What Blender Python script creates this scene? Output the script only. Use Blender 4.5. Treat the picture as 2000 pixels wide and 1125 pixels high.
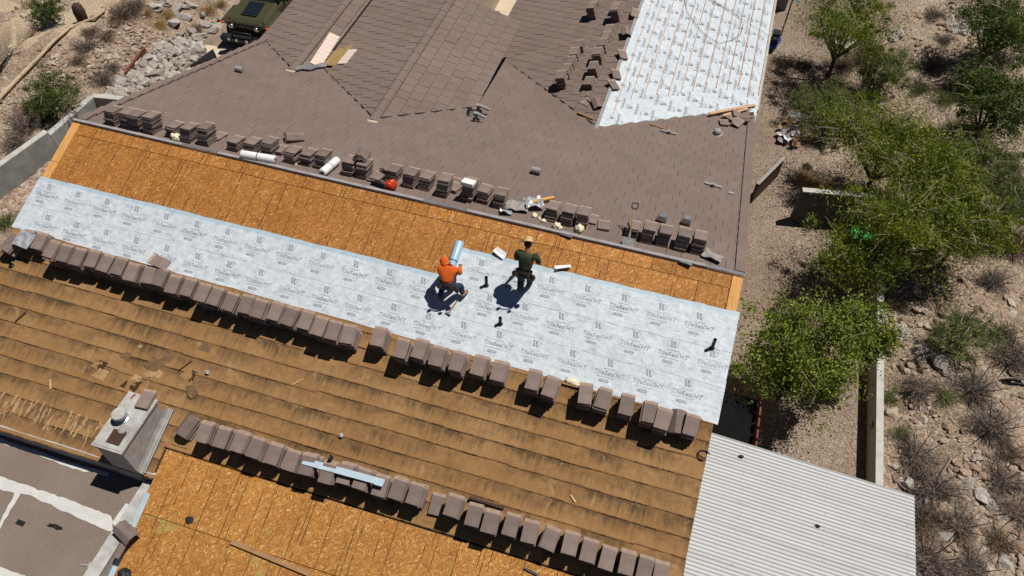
import bpy, bmesh, math, random
import numpy as np
from mathutils import Vector, Matrix, noise as mnoise
random.seed(7); rng = np.random.default_rng(7)
scene = bpy.context.scene
COL = scene.collection
for o in list(bpy.data.objects): bpy.data.objects.remove(o)

# ------------------------------------------------------------ camera, sky, sun, exposure
RZ = 5.0                       # height of the main ridge above the yard
S = 0.307                      # roof pitch (rise over run)
FPX = 1503.8                   # focal length in photo pixels (2000 wide)
PITCH, ROLL, YAW = math.radians(51.87), math.radians(-1.065), math.radians(-16.134)
CAM = np.array([0.0, -10.717, 12.0 + RZ])
_f = np.array([math.sin(YAW)*math.cos(PITCH), math.cos(YAW)*math.cos(PITCH), -math.sin(PITCH)])
_r = np.array([math.cos(YAW), -math.sin(YAW), 0.0]); _d = np.cross(_f, _r)
_c, _s = math.cos(ROLL), math.sin(ROLL)
RIGHT, DOWN, FWD = _c*_r + _s*_d, -_s*_r + _c*_d, _f
cam_data = bpy.data.cameras.new('camera'); cam = bpy.data.objects.new('camera', cam_data); COL.objects.link(cam)
cam_data.sensor_width = 36.0; cam_data.lens = FPX/2000*36.0; cam_data.clip_end = 500
cam.matrix_world = Matrix(((RIGHT[0], -DOWN[0], -FWD[0], CAM[0]), (RIGHT[1], -DOWN[1], -FWD[1], CAM[1]), (RIGHT[2], -DOWN[2], -FWD[2], CAM[2]), (0, 0, 0, 1)))
scene.camera = cam
SUN_DIR = Vector((-0.300, -0.235, -0.92)).normalized()   # direction the light travels
world = bpy.data.worlds.new('World'); scene.world = world; world.use_nodes = True
wn = world.node_tree.nodes; wl = world.node_tree.links
sky = wn.new('ShaderNodeTexSky'); sky.sky_type = 'NISHITA'; sky.sun_disc = False; sky.altitude = 700; sky.air_density = 0.45; sky.dust_density = 0.05
sky.sun_elevation = math.asin(-SUN_DIR.z); sky.sun_rotation = math.atan2(-SUN_DIR.x, -SUN_DIR.y)
wn['Background'].inputs['Strength'].default_value = 0.05
wl.new(sky.outputs[0], wn['Background'].inputs['Color'])
sl = bpy.data.lights.new('sun', 'SUN'); sl.energy = 5.0; sl.angle = math.radians(0.53); sl.color = (1.0, 0.955, 0.89)
so = bpy.data.objects.new('sun', sl); COL.objects.link(so); so.location = (10, 8, 30)
so.rotation_euler = SUN_DIR.to_track_quat('-Z', 'Y').to_euler()
scene.view_settings.view_transform = 'Standard'; scene.view_settings.look = 'None'
scene.view_settings.exposure = 0.0; scene.view_settings.gamma = 1.0; scene.view_settings.use_curve_mapping = False

# ------------------------------------------------------------ pixel -> point on a real plane
def pray(u, v): return RIGHT*((u-1000)/FPX) + DOWN*((v-562.5)/FPX) + FWD
def onplane(u, v, n, d):
    r = pray(u, v); n = np.array(n, float); t = (d - n@CAM)/(n@r); return CAM + t*r
def near(u, v, h=0): return onplane(u, v, (0, -S, 1), RZ+h)      # h = height above the near slope
def far(u, v, h=0): return onplane(u, v, (0, S, 1), RZ+h)
def atz(u, v, z): return onplane(u, v, (0, 0, 1), z)
def NP(x, y, h=0): return (x, y, RZ + S*y + h)
def FP(x, y, h=0): return (x, y, RZ - S*y + h)
TILT = math.atan(S)

# ------------------------------------------------------------ materials
MATS = {}
def nodes_of(name, rough=0.85, spec=0.3):
    m = bpy.data.materials.new(name); m.use_nodes = True; MATS[name] = m
    nt = m.node_tree; b = nt.nodes['Principled BSDF']
    b.inputs['Roughness'].default_value = rough; b.inputs['Specular IOR Level'].default_value = spec
    return m, nt, b
def N(nt, t, **kw):
    n = nt.nodes.new(t)
    for k, v in kw.items():
        if k in n.inputs.keys(): n.inputs[k].default_value = v
        else: setattr(n, k, v)
    return n
def ramp(nt, fac, stops):
    r = nt.nodes.new('ShaderNodeValToRGB'); e = r.color_ramp.elements
    while len(e) < len(stops): e.new(0.5)
    for el, (p, c) in zip(e, stops): el.position = p; el.color = (*c, 1)
    nt.links.new(fac, r.inputs[0]); return r.outputs[0]
def mix(nt, fac, a, b, mode='MIX'):
    m = nt.nodes.new('ShaderNodeMix'); m.data_type = 'RGBA'; m.blend_type = mode
    for sock, val in ((m.inputs['Factor'], fac), (m.inputs['A'], a), (m.inputs['B'], b)):
        pass
    def put(idx, val):
        s = m.inputs[idx]
        if hasattr(val, 'is_output'): nt.links.new(val, s)
        elif isinstance(val, (int, float)): s.default_value = val
        else: s.default_value = (*val, 1) if len(val) == 3 else val
    put(0, fac); put(6, a); put(7, b)
    return m.outputs[2]
def mathn(nt, op, a, b=0.0, c=None):
    m = nt.nodes.new('ShaderNodeMath'); m.operation = op
    for i, val in enumerate((a, b) if c is None else (a, b, c)):
        if hasattr(val, 'is_output'): nt.links.new(val, m.inputs[i])
        else: m.inputs[i].default_value = val
    return m.outputs[0]
def coords(nt, kind='Object', scale=(1, 1, 1), rot=(0, 0, 0), loc=(0, 0, 0)):
    tc = nt.nodes.new('ShaderNodeTexCoord'); mp = nt.nodes.new('ShaderNodeMapping')
    mp.inputs['Scale'].default_value = scale; mp.inputs['Rotation'].default_value = rot; mp.inputs['Location'].default_value = loc
    nt.links.new(tc.outputs[kind], mp.inputs[0]); return mp.outputs[0]
def worldpos(nt, scale=(1, 1, 1), rot=(0, 0, 0)):
    g = nt.nodes.new('ShaderNodeNewGeometry'); mp = nt.nodes.new('ShaderNodeMapping')
    mp.inputs['Scale'].default_value = scale; mp.inputs['Rotation'].default_value = rot
    nt.links.new(g.outputs['Position'], mp.inputs[0]); return mp.outputs[0]
def noise(nt, vec, scale, detail=4, rough=0.6, dist=0.0):
    n = N(nt, 'ShaderNodeTexNoise', Scale=scale, Detail=detail, Roughness=rough, Distortion=dist)
    nt.links.new(vec, n.inputs['Vector']); return n.outputs['Fac']
def voro(nt, vec, scale, out='Color', feature='F1', rnd=1.0):
    n = nt.nodes.new('ShaderNodeTexVoronoi'); n.feature = feature
    n.inputs['Scale'].default_value = scale; n.inputs['Randomness'].default_value = rnd
    nt.links.new(vec, n.inputs['Vector']); return n.outputs[out]
def bump(nt, b, h, strength=0.3, dist=0.01):
    n = N(nt, 'ShaderNodeBump', Strength=strength, Distance=dist); nt.links.new(h, n.inputs['Height']); nt.links.new(n.outputs[0], b.inputs['Normal'])
def jitter(nt):
    """0..1 value that differs from object to object and from loose piece to loose piece"""
    oi = nt.nodes.new('ShaderNodeObjectInfo'); g = nt.nodes.new('ShaderNodeNewGeometry')
    return mathn(nt, 'FRACT', mathn(nt, 'ADD', mathn(nt, 'MULTIPLY', oi.outputs['Random'], 7.31), g.outputs['Random Per Island']))
def simple(name, col, rough=0.85, var=0.25, scale=9, spec=0.3, metal=0, bmp=0.0, jit=0.0):
    m, nt, b = nodes_of(name, rough, spec); b.inputs['Metallic'].default_value = metal
    w = coords(nt); f = noise(nt, w, scale, 5, 0.65)
    lo = tuple(c*(1-var) for c in col); hi = tuple(min(1, c*(1+var)) for c in col)
    c = ramp(nt, f, [(0.3, lo), (0.7, hi)])
    if jit:
        j = jitter(nt); c = mix(nt, 1.0, c, ramp(nt, j, [(0, (1-jit,)*3), (1, (1+jit,)*3)]), 'MULTIPLY')
    nt.links.new(c, b.inputs['Base Color'])
    if bmp: bump(nt, b, noise(nt, w, scale*4, 4), bmp)
    return m

# roof tile: brown grey concrete
m, nt, b = nodes_of('roof_tile_concrete', 0.82, 0.25)
w = worldpos(nt)
c = ramp(nt, noise(nt, w, 0.55, 5, 0.6), [(0.3, (0.152, 0.109, 0.091)), (0.7, (0.190, 0.141, 0.120))])
c = mix(nt, 0.35, c, ramp(nt, noise(nt, w, 26, 5, 0.7), [(0.3, (0.125, 0.09, 0.076)), (0.72, (0.222, 0.167, 0.144))]))
j = jitter(nt)
c = mix(nt, 1.0, c, ramp(nt, j, [(0, (0.94, 0.935, 0.93)), (0.5, (1, 1, 1)), (0.93, (1.03, 1.03, 1.03)), (1.0, (1.08, 1.06, 1.04))]), 'MULTIPLY')
nt.links.new(c, b.inputs['Base Color']); bump(nt, b, noise(nt, w, 60, 3), 0.2, 0.004)
# loose tiles: same body, slightly smoother
m, nt, b = nodes_of('stacked_tile_concrete', 0.75, 0.3)
w = coords(nt)
c = ramp(nt, noise(nt, w, 5, 5, 0.6), [(0.3, (0.158, 0.118, 0.101)), (0.75, (0.215, 0.165, 0.144))])
c = mix(nt, 1.0, c, ramp(nt, jitter(nt), [(0, (0.82, 0.82, 0.83)), (1, (1.16, 1.13, 1.12))]), 'MULTIPLY')
nt.links.new(c, b.inputs['Base Color'])
m, nt, b = nodes_of('stacked_tile_headlap', 0.9, 0.2)
w = coords(nt)
c = ramp(nt, noise(nt, w, 12, 5, 0.7), [(0.3, (0.27, 0.185, 0.135)), (0.7, (0.40, 0.30, 0.235))])
nt.links.new(c, b.inputs['Base Color'])
simple('pale_tile', (0.60, 0.49, 0.42), 0.8, 0.12, 14)
# oriented strand board; object coords: x along the 8 ft side, y along the 4 ft side
def osb(name, shift=(1, 1, 1), green=0.0):
    m, nt, b = nodes_of(name, 0.7, 0.25)
    oi = nt.nodes.new('ShaderNodeObjectInfo'); tc = nt.nodes.new('ShaderNodeTexCoord')
    add = nt.nodes.new('ShaderNodeVectorMath'); add.operation = 'ADD'
    sc = nt.nodes.new('ShaderNodeVectorMath'); sc.operation = 'SCALE'; nt.links.new(oi.outputs['Location'], sc.inputs[0]); sc.inputs['Scale'].default_value = 1.7
    nt.links.new(tc.outputs['Object'], add.inputs[0]); nt.links.new(sc.outputs[0], add.inputs[1])
    def flakes(ang, sx, sy):
        mp = nt.nodes.new('ShaderNodeMapping'); mp.inputs['Rotation'].default_value = (0, 0, ang); nt.links.new(add.outputs[0], mp.inputs[0])
        m2 = nt.nodes.new('ShaderNodeMapping'); m2.inputs['Scale'].default_value = (sx, sy, 1); nt.links.new(mp.outputs[0], m2.inputs[0])
        v = voro(nt, m2.outputs[0], 1.0); s = nt.nodes.new('ShaderNodeSeparateColor'); nt.links.new(v, s.inputs[0]); return s.outputs[0], s.outputs[1]
    a1, a2 = flakes(0.35, 15, 56); b1, b2 = flakes(1.15, 17, 62); c1, c2 = flakes(-0.75, 15, 58); d1, d2 = flakes(2.2, 19, 74)
    tone = mix(nt, mathn(nt, 'GREATER_THAN', b2, 0.5), a1, b1)
    tone = mix(nt, mathn(nt, 'GREATER_THAN', c2, 0.6), tone, c1)
    tone = mix(nt, mathn(nt, 'GREATER_THAN', d2, 0.8), tone, d1)
    st = [(0.0, (0.22, 0.088, 0.018)), (0.3, (0.31, 0.125, 0.025)), (0.68, (0.39, 0.168, 0.036)), (0.92, (0.46, 0.215, 0.055)), (1.0, (0.62, 0.38, 0.16))]
    c = ramp(nt, tone, [(p, tuple(x*k for x, k in zip(col, shift))) for p, col in st])
    big = noise(nt, add.outputs[0], 1.3, 4, 0.6)
    c = mix(nt, 1.0, c, ramp(nt, big, [(0.25, (0.84, 0.80, 0.74)), (0.75, (1.10, 1.10, 1.10))]), 'MULTIPLY')
    c = mix(nt, 1.0, c, ramp(nt, oi.outputs['Random'], [(0, (0.86, 0.84, 0.80)), (1, (1.10, 1.10, 1.12))]), 'MULTIPLY')
    # printed stud marks across the sheet
    sx = nt.nodes.new('ShaderNodeSeparateXYZ'); nt.links.new(tc.outputs['Object'], sx.inputs[0])
    acc = None
    for inch in (16, 19.2, 24, 38.4, 48, 72, 76.8, 80):
        d = mathn(nt, 'LESS_THAN', mathn(nt, 'ABSOLUTE', mathn(nt, 'SUBTRACT', sx.outputs[0], inch*0.0254)), 0.0075)
        acc = d if acc is None else mathn(nt, 'MAXIMUM', acc, d)
    stretch = nt.nodes.new('ShaderNodeMapping'); stretch.inputs['Scale'].default_value = (22, 2.2, 1); nt.links.new(add.outputs[0], stretch.inputs[0])
    acc = mathn(nt, 'MULTIPLY', acc, mathn(nt, 'GREATER_THAN', noise(nt, stretch.outputs[0], 1.0, 2), 0.475))
    c = mix(nt, mathn(nt, 'MULTIPLY', acc, 0.9), c, (0.045, 0.02, 0.008))
    if green:
        g = mathn(nt, 'GREATER_THAN', noise(nt, add.outputs[0], 0.9, 3, 0.7), 0.62)
        g2 = noise(nt, add.outputs[0], 9, 5, 0.8)
        c = mix(nt, mathn(nt, 'MULTIPLY', g, mathn(nt, 'MULTIPLY', g2, green)), c, (0.33, 0.38, 0.13))
    nt.links.new(c, b.inputs['Base Color']); bump(nt, b, tone, 0.25, 0.004)
osb('osb_sheathing'); osb('osb_sheathing_worn', (1.0, 1.08, 1.15), 0.5)
# plain sawn lumber
def lumber(name, lo, hi, rot=0.0, sc=(3, 60, 60)):
    m, nt, b = nodes_of(name, 0.75, 0.25)
    w = coords(nt, 'Object', sc, (0, 0, rot))
    c = ramp(nt, noise(nt, w, 1.0, 5, 0.6, 0.4), [(0.3, lo), (0.7, hi)]); nt.links.new(c, b.inputs['Base Color'])
lumber('new_pine', (0.47, 0.215, 0.055), (0.66, 0.36, 0.12), 0, (50, 4, 50))
lumber('old_plank', (0.20, 0.10, 0.045), (0.36, 0.21, 0.10))
lumber('batten_wood', (0.40, 0.235, 0.135), (0.54, 0.35, 0.22), 0, (60, 3, 60))
lumber('dark_timber', (0.035, 0.018, 0.012), (0.075, 0.04, 0.025))
# white underlayment
m, nt, b = nodes_of('white_membrane', 0.55, 0.35)
w = worldpos(nt)
c = ramp(nt, noise(nt, w, 7, 6, 0.72), [(0.28, (0.29, 0.325, 0.365)), (0.43, (0.45, 0.495, 0.535)), (0.68, (0.575, 0.62, 0.65))])
sp = noise(nt, worldpos(nt, (1.6, 3, 1)), 9, 3, 0.75, 0.6)
c = mix(nt, ramp(nt, sp, [(0.60, (0, 0, 0)), (0.74, (0.8, 0.8, 0.8))]), c, (0.15, 0.175, 0.215))
c = mix(nt, ramp(nt, noise(nt, w, 1.0, 4), [(0.45, (0, 0, 0)), (0.75, (0.35, 0.35, 0.35))]), c, (0.37, 0.42, 0.46))
nt.links.new(c, b.inputs['Base Color']); h_ = mathn(nt, 'ADD', noise(nt, w, 2.6, 5, 0.6), mathn(nt, 'MULTIPLY', noise(nt, worldpos(nt, (2, 14, 1)), 1.0, 3), 0.35)); bump(nt, b, h_, 0.6, 0.05)
simple('membrane_selvage', (0.36, 0.46, 0.52), 0.45, 0.14, 7)
simple('print_ink', (0.255, 0.275, 0.30), 0.6, 0.4, 22)
simple('print_ink_pale', (0.36, 0.39, 0.41), 0.6, 0.3, 22)
simple('print_ink_faint', (0.30, 0.33, 0.35), 0.6, 0.3, 22)
simple('blue_release_film', (0.30, 0.46, 0.57), 0.3, 0.1, 3)
# old felt; object coords: y up the slope from the lap edge
m, nt, b = nodes_of('old_felt', 0.92, 0.15)
tc = nt.nodes.new('ShaderNodeTexCoord'); w = worldpos(nt)
c = ramp(nt, noise(nt, w, 1.1, 6, 0.65), [(0.28, (0.190, 0.097, 0.038)), (0.5, (0.278, 0.152, 0.062)), (0.74, (0.350, 0.210, 0.097))])
c = mix(nt, 0.35, c, ramp(nt, noise(nt, w, 11, 5, 0.7), [(0.3, (0.18, 0.092, 0.034)), (0.7, (0.37, 0.215, 0.092))]))
sx = nt.nodes.new('ShaderNodeSeparateXYZ'); nt.links.new(tc.outputs['Object'], sx.inputs[0])
streak = noise(nt, worldpos(nt, (15, 1.6, 1)), 1.0, 4, 0.7)
blot = noise(nt, worldpos(nt, (1.3, 2.2, 1)), 0.9, 5, 0.7)
top = mathn(nt, 'ADD', sx.outputs[1], mathn(nt, 'MULTIPLY', mathn(nt, 'SUBTRACT', streak, 0.5), 0.75))
band = nt.nodes.new('ShaderNodeMapRange'); band.inputs[1].default_value = 0.07; band.inputs[2].default_value = 0.34; nt.links.new(top, band.inputs[0])
band2 = mathn(nt, 'MULTIPLY', band.outputs[0], mathn(nt, 'MULTIPLY', ramp(nt, blot, [(0.38, (0.08, 0.08, 0.08)), (0.60, (1, 1, 1))]), 0.88))
c = mix(nt, band2, c, (0.060, 0.040, 0.022))
edge = mathn(nt, 'LESS_THAN', mathn(nt, 'ADD', sx.outputs[1], mathn(nt, 'MULTIPLY', mathn(nt, 'SUBTRACT', noise(nt, w, 16, 3), 0.5), 0.03)), 0.012)
c = mix(nt, mathn(nt, 'MULTIPLY', edge, mathn(nt, 'GREATER_THAN', noise(nt, worldpos(nt, (5, 3, 1)), 1.0, 3, 0.7), 0.5)), c, (0.05, 0.030, 0.016))
pale = noise(nt, worldpos(nt, (1.0, 0.75, 1)), 2.3, 3, 0.55, 1.2)
c = mix(nt, ramp(nt, pale, [(0.66, (0, 0, 0)), (0.70, (0.45, 0.45, 0.45))]), c, (0.37, 0.238, 0.122))
spk = voro(nt, w, 7.5, 'Distance')
c = mix(nt, mathn(nt, 'LESS_THAN', spk, 0.035), c, (0.6, 0.5, 0.38))
nt.links.new(c, b.inputs['Base Color']); bump(nt, b, noise(nt, w, 8, 5), 0.4, 0.02)
# torn felt near the chimney
simple('torn_felt', (0.36, 0.228, 0.11), 0.9, 0.3, 6)
simple('dark_felt_scrap', (0.15, 0.088, 0.045), 0.9, 0.3, 6)
# flat roof
m, nt, b = nodes_of('flat_roof_cap_sheet', 0.88, 0.2)
w = worldpos(nt)
c = ramp(nt, noise(nt, w, 0.9, 6, 0.65), [(0.3, (0.155, 0.115, 0.094)), (0.7, (0.215, 0.165, 0.138))])
c = mix(nt, ramp(nt, noise(nt, worldpos(nt, (1, 1, 1)), 2.1, 3, 0.6, 0.8), [(0.7, (0, 0, 0)), (0.78, (0.5, 0.5, 0.5))]), c, (0.06, 0.048, 0.042))
c = mix(nt, 0.3, c, ramp(nt, noise(nt, w, 30, 4), [(0.3, (0.12, 0.09, 0.075)), (0.7, (0.25, 0.195, 0.165))]))
nt.links.new(c, b.inputs['Base Color'])
simple('white_roof_coating', (0.50, 0.49, 0.465), 0.6, 0.1, 5)
simple('stucco_grey', (0.32, 0.305, 0.285), 0.9, 0.18, 6, bmp=0.3)
simple('stucco_tan', (0.42, 0.35, 0.27), 0.9, 0.12, 5, bmp=0.2)
simple('white_metal_cap', (0.38, 0.37, 0.345), 0.6, 0.28, 4)
simple('galvanised', (0.40, 0.42, 0.43), 0.38, 0.2, 7, 0.5, 0.75)
simple('lead_grey', (0.17, 0.175, 0.18), 0.6, 0.3, 16)
simple('black_plastic', (0.012, 0.013, 0.014), 0.5, 0.3, 5)
simple('cement_board', (0.27, 0.25, 0.235), 0.85, 0.2, 8)
simple('bright_green', (0.03, 0.50, 0.10), 0.5, 0.25, 9)
simple('bright_red', (0.5, 0.02, 0.06), 0.5, 0.2, 9)
simple('foam_cream', (0.66, 0.60, 0.42), 0.9, 0.16, 12, bmp=0.4)
simple('white_plastic', (0.70, 0.70, 0.69), 0.4, 0.06, 6)
simple('blower_orange', (0.50, 0.045, 0.012), 0.35, 0.15, 6)
simple('flashing_steel_blue', (0.40, 0.50, 0.57), 0.4, 0.08, 4, 0.5, 0.15)
simple('crumpled_foil', (0.45, 0.46, 0.48), 0.35, 0.3, 9, 0.5, 0.35)
simple('cardboard', (0.36, 0.235, 0.13), 0.85, 0.2, 8)
simple('ridge_grey', (0.27, 0.25, 0.25), 0.8, 0.2, 5)
simple('painted_shade', (0.008, 0.008, 0.008), 0.95, 0.2, 5, 0.05)  # near-black colour that paints in the shade at the lean-to
simple('dark_block', (0.085, 0.085, 0.082), 0.9, 0.25, 3)
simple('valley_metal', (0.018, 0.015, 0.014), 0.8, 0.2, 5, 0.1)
simple('bleached_twig', (0.30, 0.25, 0.19), 0.85, 0.2, 8)
simple('yellow_paint', (0.62, 0.42, 0.03), 0.5, 0.1)
# corrugated steel
m, nt, b = nodes_of('corrugated_white', 0.42, 0.4)
w = worldpos(nt)
c = ramp(nt, noise(nt, worldpos(nt, (0.5, 4, 1)), 1.3, 5, 0.65), [(0.3, (0.405, 0.408, 0.405)), (0.7, (0.475, 0.478, 0.475))])
sp = voro(nt, worldpos(nt, (1.4, 2.6, 1)), 2.2, 'Distance')
c = mix(nt, mathn(nt, 'LESS_THAN', sp, 0.03), c, (0.16, 0.15, 0.14))
c = mix(nt, ramp(nt, noise(nt, worldpos(nt, (0.35, 3.5, 1)), 2.0, 5, 0.7), [(0.55, (0, 0, 0)), (0.8, (0.4, 0.4, 0.4))]), c, (0.33, 0.29, 0.25))
sx = nt.nodes.new('ShaderNodeSeparateXYZ'); nt.links.new(w, sx.inputs[0]); acc = None
for xr in (2.6, 4.2, 5.75):
    d = mathn(nt, 'LESS_THAN', mathn(nt, 'ABSOLUTE', mathn(nt, 'SUBTRACT', sx.outputs[0], xr)), 0.016); acc = d if acc is None else mathn(nt, 'MAXIMUM', acc, d)
ys_ = mathn(nt, 'LESS_THAN', mathn(nt, 'ABSOLUTE', mathn(nt, 'SUBTRACT', mathn(nt, 'FRACT', mathn(nt, 'DIVIDE', mathn(nt, 'ADD', sx.outputs[1], 50.0), 0.3048)), 0.5)), 0.05)
c = mix(nt, mathn(nt, 'MULTIPLY', mathn(nt, 'MULTIPLY', acc, ys_), 0.75), c, (0.15, 0.14, 0.13))
nt.links.new(c, b.inputs['Base Color'])
# ground
def ground_mat(name, a, bcol, ccol, grain=34, dark=(0.045, 0.03, 0.022), stony=0.5):
    m, nt, b = nodes_of(name, 0.95, 0.15); w = worldpos(nt)
    c = ramp(nt, noise(nt, w, 0.35, 7, 0.66), [(0.3, a), (0.5, bcol), (0.68, ccol)])
    v = voro(nt, w, grain); s = nt.nodes.new('ShaderNodeSeparateColor'); nt.links.new(v, s.inputs[0])
    c = mix(nt, 1.0, c, ramp(nt, s.outputs[0], [(0, (0.62, 0.6, 0.58)), (0.6, (1, 1, 1)), (1, (1.5, 1.48, 1.45))]), 'MULTIPLY')
    v2 = voro(nt, w, grain*0.35); s2 = nt.nodes.new('ShaderNodeSeparateColor'); nt.links.new(v2, s2.inputs[0])
    c = mix(nt, stony, c, mix(nt, 1.0, c, ramp(nt, s2.outputs[1], [(0, (0.6, 0.58, 0.56)), (0.6, (1, 1, 1)), (1, (1.45, 1.4, 1.35))]), 'MULTIPLY'))
    d = voro(nt, w, grain, 'Distance'); c = mix(nt, ramp(nt, d, [(0.45, (0, 0, 0)), (0.8, (0.6, 0.6, 0.6))]), c, dark)
    nt.links.new(c, b.inputs['Base Color'])
    h = mathn(nt, 'ADD', mathn(nt, 'MULTIPLY', voro(nt, w, grain*0.35, 'Distance'), -0.6), noise(nt, w, 6, 6, 0.7)); bump(nt, b, h, 0.9, 0.06)
ground_mat('desert_soil', (0.255, 0.185, 0.130), (0.345, 0.265, 0.195), (0.405, 0.330, 0.262))
ground_mat('yard_gravel_mat', (0.21, 0.158, 0.118), (0.28, 0.215, 0.165), (0.33, 0.265, 0.21), 42, (0.07, 0.045, 0.03), 0.25)
ground_mat('sand_track', (0.40, 0.30, 0.20), (0.46, 0.36, 0.25), (0.50, 0.40, 0.29), 60, (0.3, 0.22, 0.15), 0.2)
simple('driveway_concrete', (0.20, 0.155, 0.125), 0.9, 0.25, 3, bmp=0.2)
simple('pale_concrete', (0.50, 0.41, 0.30), 0.9, 0.12, 3)
simple('concrete_wall', (0.25, 0.255, 0.245), 0.9, 0.24, 2.5, bmp=0.25)
simple('concrete_cap', (0.42, 0.41, 0.37), 0.9, 0.15, 4)
simple('cream_wall', (0.40, 0.395, 0.335), 0.9, 0.1, 4)
m, nt, b = nodes_of('stone_grey', 0.9, 0.2)
w = coords(nt); c = ramp(nt, noise(nt, w, 3, 6, 0.7), [(0.3, (0.25, 0.215, 0.19)), (0.6, (0.40, 0.37, 0.335)), (0.75, (0.50, 0.47, 0.44))])
c = mix(nt, 1.0, c, ramp(nt, jitter(nt), [(0, (0.75, 0.70, 0.66)), (1, (1.15, 1.15, 1.15))]), 'MULTIPLY'); nt.links.new(c, b.inputs['Base Color']); bump(nt, b, noise(nt, w, 9, 5), 0.5, 0.03)
m, nt, b = nodes_of('stone_red', 0.92, 0.15)
w = worldpos(nt); c = ramp(nt, jitter(nt), [(0, (0.17, 0.105, 0.070)), (0.35, (0.30, 0.215, 0.155)), (0.7, (0.39, 0.31, 0.245)), (1, (0.50, 0.45, 0.395))])
c = mix(nt, 0.4, c, ramp(nt, noise(nt, w, 14, 5), [(0.3, (0.16, 0.1, 0.07)), (0.7, (0.42, 0.32, 0.24))])); nt.links.new(c, b.inputs['Base Color'])
# plants
def leafmat(name, stops, trans=0.25):
    m, nt, b = nodes_of(name, 0.6, 0.25)
    c = ramp(nt, jitter(nt), stops)
    c = mix(nt, 1.0, c, ramp(nt, noise(nt, worldpos(nt), 1.5, 3, 0.6), [(0.34, (0.66, 0.70, 0.75)), (0.66, (1.32, 1.22, 1.1))]), 'MULTIPLY'); nt.links.new(c, b.inputs['Base Color'])
    t = nt.nodes.new('ShaderNodeBsdfTranslucent'); nt.links.new(c, t.inputs[0]); ms = nt.nodes.new('ShaderNodeMixShader'); ms.inputs[0].default_value = trans
    nt.links.new(b.outputs[0], ms.inputs[1]); nt.links.new(t.outputs[0], ms.inputs[2]); nt.links.new(ms.outputs[0], nt.nodes['Material Output'].inputs[0])
leafmat('leaf_mesquite', [(0, (0.060, 0.084, 0.006)), (0.5, (0.148, 0.192, 0.011)), (0.86, (0.215, 0.262, 0.022)), (1, (0.34, 0.35, 0.11))])
leafmat('leaf_bright', [(0, (0.080, 0.118, 0.012)), (0.5, (0.160, 0.220, 0.022)), (0.9, (0.24, 0.30, 0.045)), (1, (0.38, 0.42, 0.16))], 0.3)
leafmat('leaf_dark', [(0, (0.038, 0.062, 0.010)), (0.5, (0.080, 0.125, 0.018)), (1, (0.145, 0.185, 0.045))])
leafmat('leaf_pale', [(0, (0.085, 0.115, 0.030)), (0.5, (0.15, 0.19, 0.055)), (1, (0.25, 0.27, 0.11))], 0.3)
leafmat('twig_grey', [(0, (0.085, 0.064, 0.055)), (0.5, (0.175, 0.138, 0.118)), (1, (0.32, 0.265, 0.225))], 0.0)
leafmat('twig_brown', [(0, (0.075, 0.050, 0.035)), (0.5, (0.155, 0.108, 0.075)), (1, (0.29, 0.215, 0.15))], 0.0)
leafmat('straw', [(0, (0.22, 0.13, 0.045)), (0.5, (0.36, 0.235, 0.095)), (1, (0.48, 0.35, 0.17))], 0.15)
simple('bark', (0.075, 0.055, 0.042), 0.9, 0.4, 14)
simple('pale_branch', (0.42, 0.31, 0.21), 0.85, 0.2, 6)
simple('rusty_steel', (0.13, 0.045, 0.022), 0.8, 0.3, 9)
simple('blue_tank', (0.01, 0.06, 0.35), 0.4, 0.1)
# vehicle and people
simple('olive_paint', (0.052, 0.049, 0.022), 0.32, 0.06, 2, 0.5)
simple('tyre_rubber', (0.018, 0.018, 0.018), 0.8, 0.2)
simple('dark_glass', (0.010, 0.014, 0.020), 0.08, 0.1, 3, 0.6)
simple('chrome_grey', (0.5, 0.5, 0.5), 0.25, 0.1, 3, 0.5, 0.9)
simple('amber_lamp', (0.7, 0.09, 0.02), 0.3, 0.1)
simple('skin', (0.20, 0.095, 0.055), 0.6, 0.1)
simple('orange_hoodie', (0.60, 0.105, 0.012), 0.85, 0.22, 9, bmp=1.0)
simple('green_tshirt', (0.030, 0.036, 0.018), 0.85, 0.3, 8, bmp=1.0)
simple('blue_jeans', (0.020, 0.035, 0.075), 0.85, 0.4, 12, bmp=1.0)
simple('dark_trousers', (0.012, 0.014, 0.022), 0.85, 0.3, 12)
simple('leather_belt', (0.035, 0.022, 0.016), 0.6, 0.4, 16)
simple('tan_boot', (0.26, 0.165, 0.085), 0.8, 0.2, 10)
simple('straw_hat', (0.50, 0.36, 0.18), 0.8, 0.15, 14)
simple('dark_hair', (0.012, 0.010, 0.009), 0.7)
# ------------------------------------------------------------ mesh helpers
def link(o, parent=None):
    COL.objects.link(o)
    if parent is not None: o.parent = parent
    return o
def setm(me, mats):
    for k in ([mats] if isinstance(mats, str) else mats): me.materials.append(MATS[k])
def mesh_obj(name, verts, faces, mats, parent=None, smooth=False, fm=None):
    me = bpy.data.meshes.new(name); me.from_pydata([tuple(map(float, v)) for v in verts], [], faces); setm(me, mats)
    if fm is not None: me.polygons.foreach_set('material_index', fm)
    if smooth: me.polygons.foreach_set('use_smooth', [True]*len(me.polygons))
    me.update(); return link(bpy.data.objects.new(name, me), parent)
def tag(o, label=None, cat=None, group=None, kind=None):
    if label: o['label'] = label
    if cat: o['category'] = cat
    if group: o['group'] = group
    if kind: o['kind'] = kind
    return o
def empty(name, loc=(0, 0, 0), rot=(0, 0, 0), label=None, cat=None, group=None):
    o = bpy.data.objects.new(name, None); o.empty_display_size = 0.2; o.location = loc; o.rotation_euler = rot
    COL.objects.link(o); return tag(o, label, cat, group)
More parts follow.
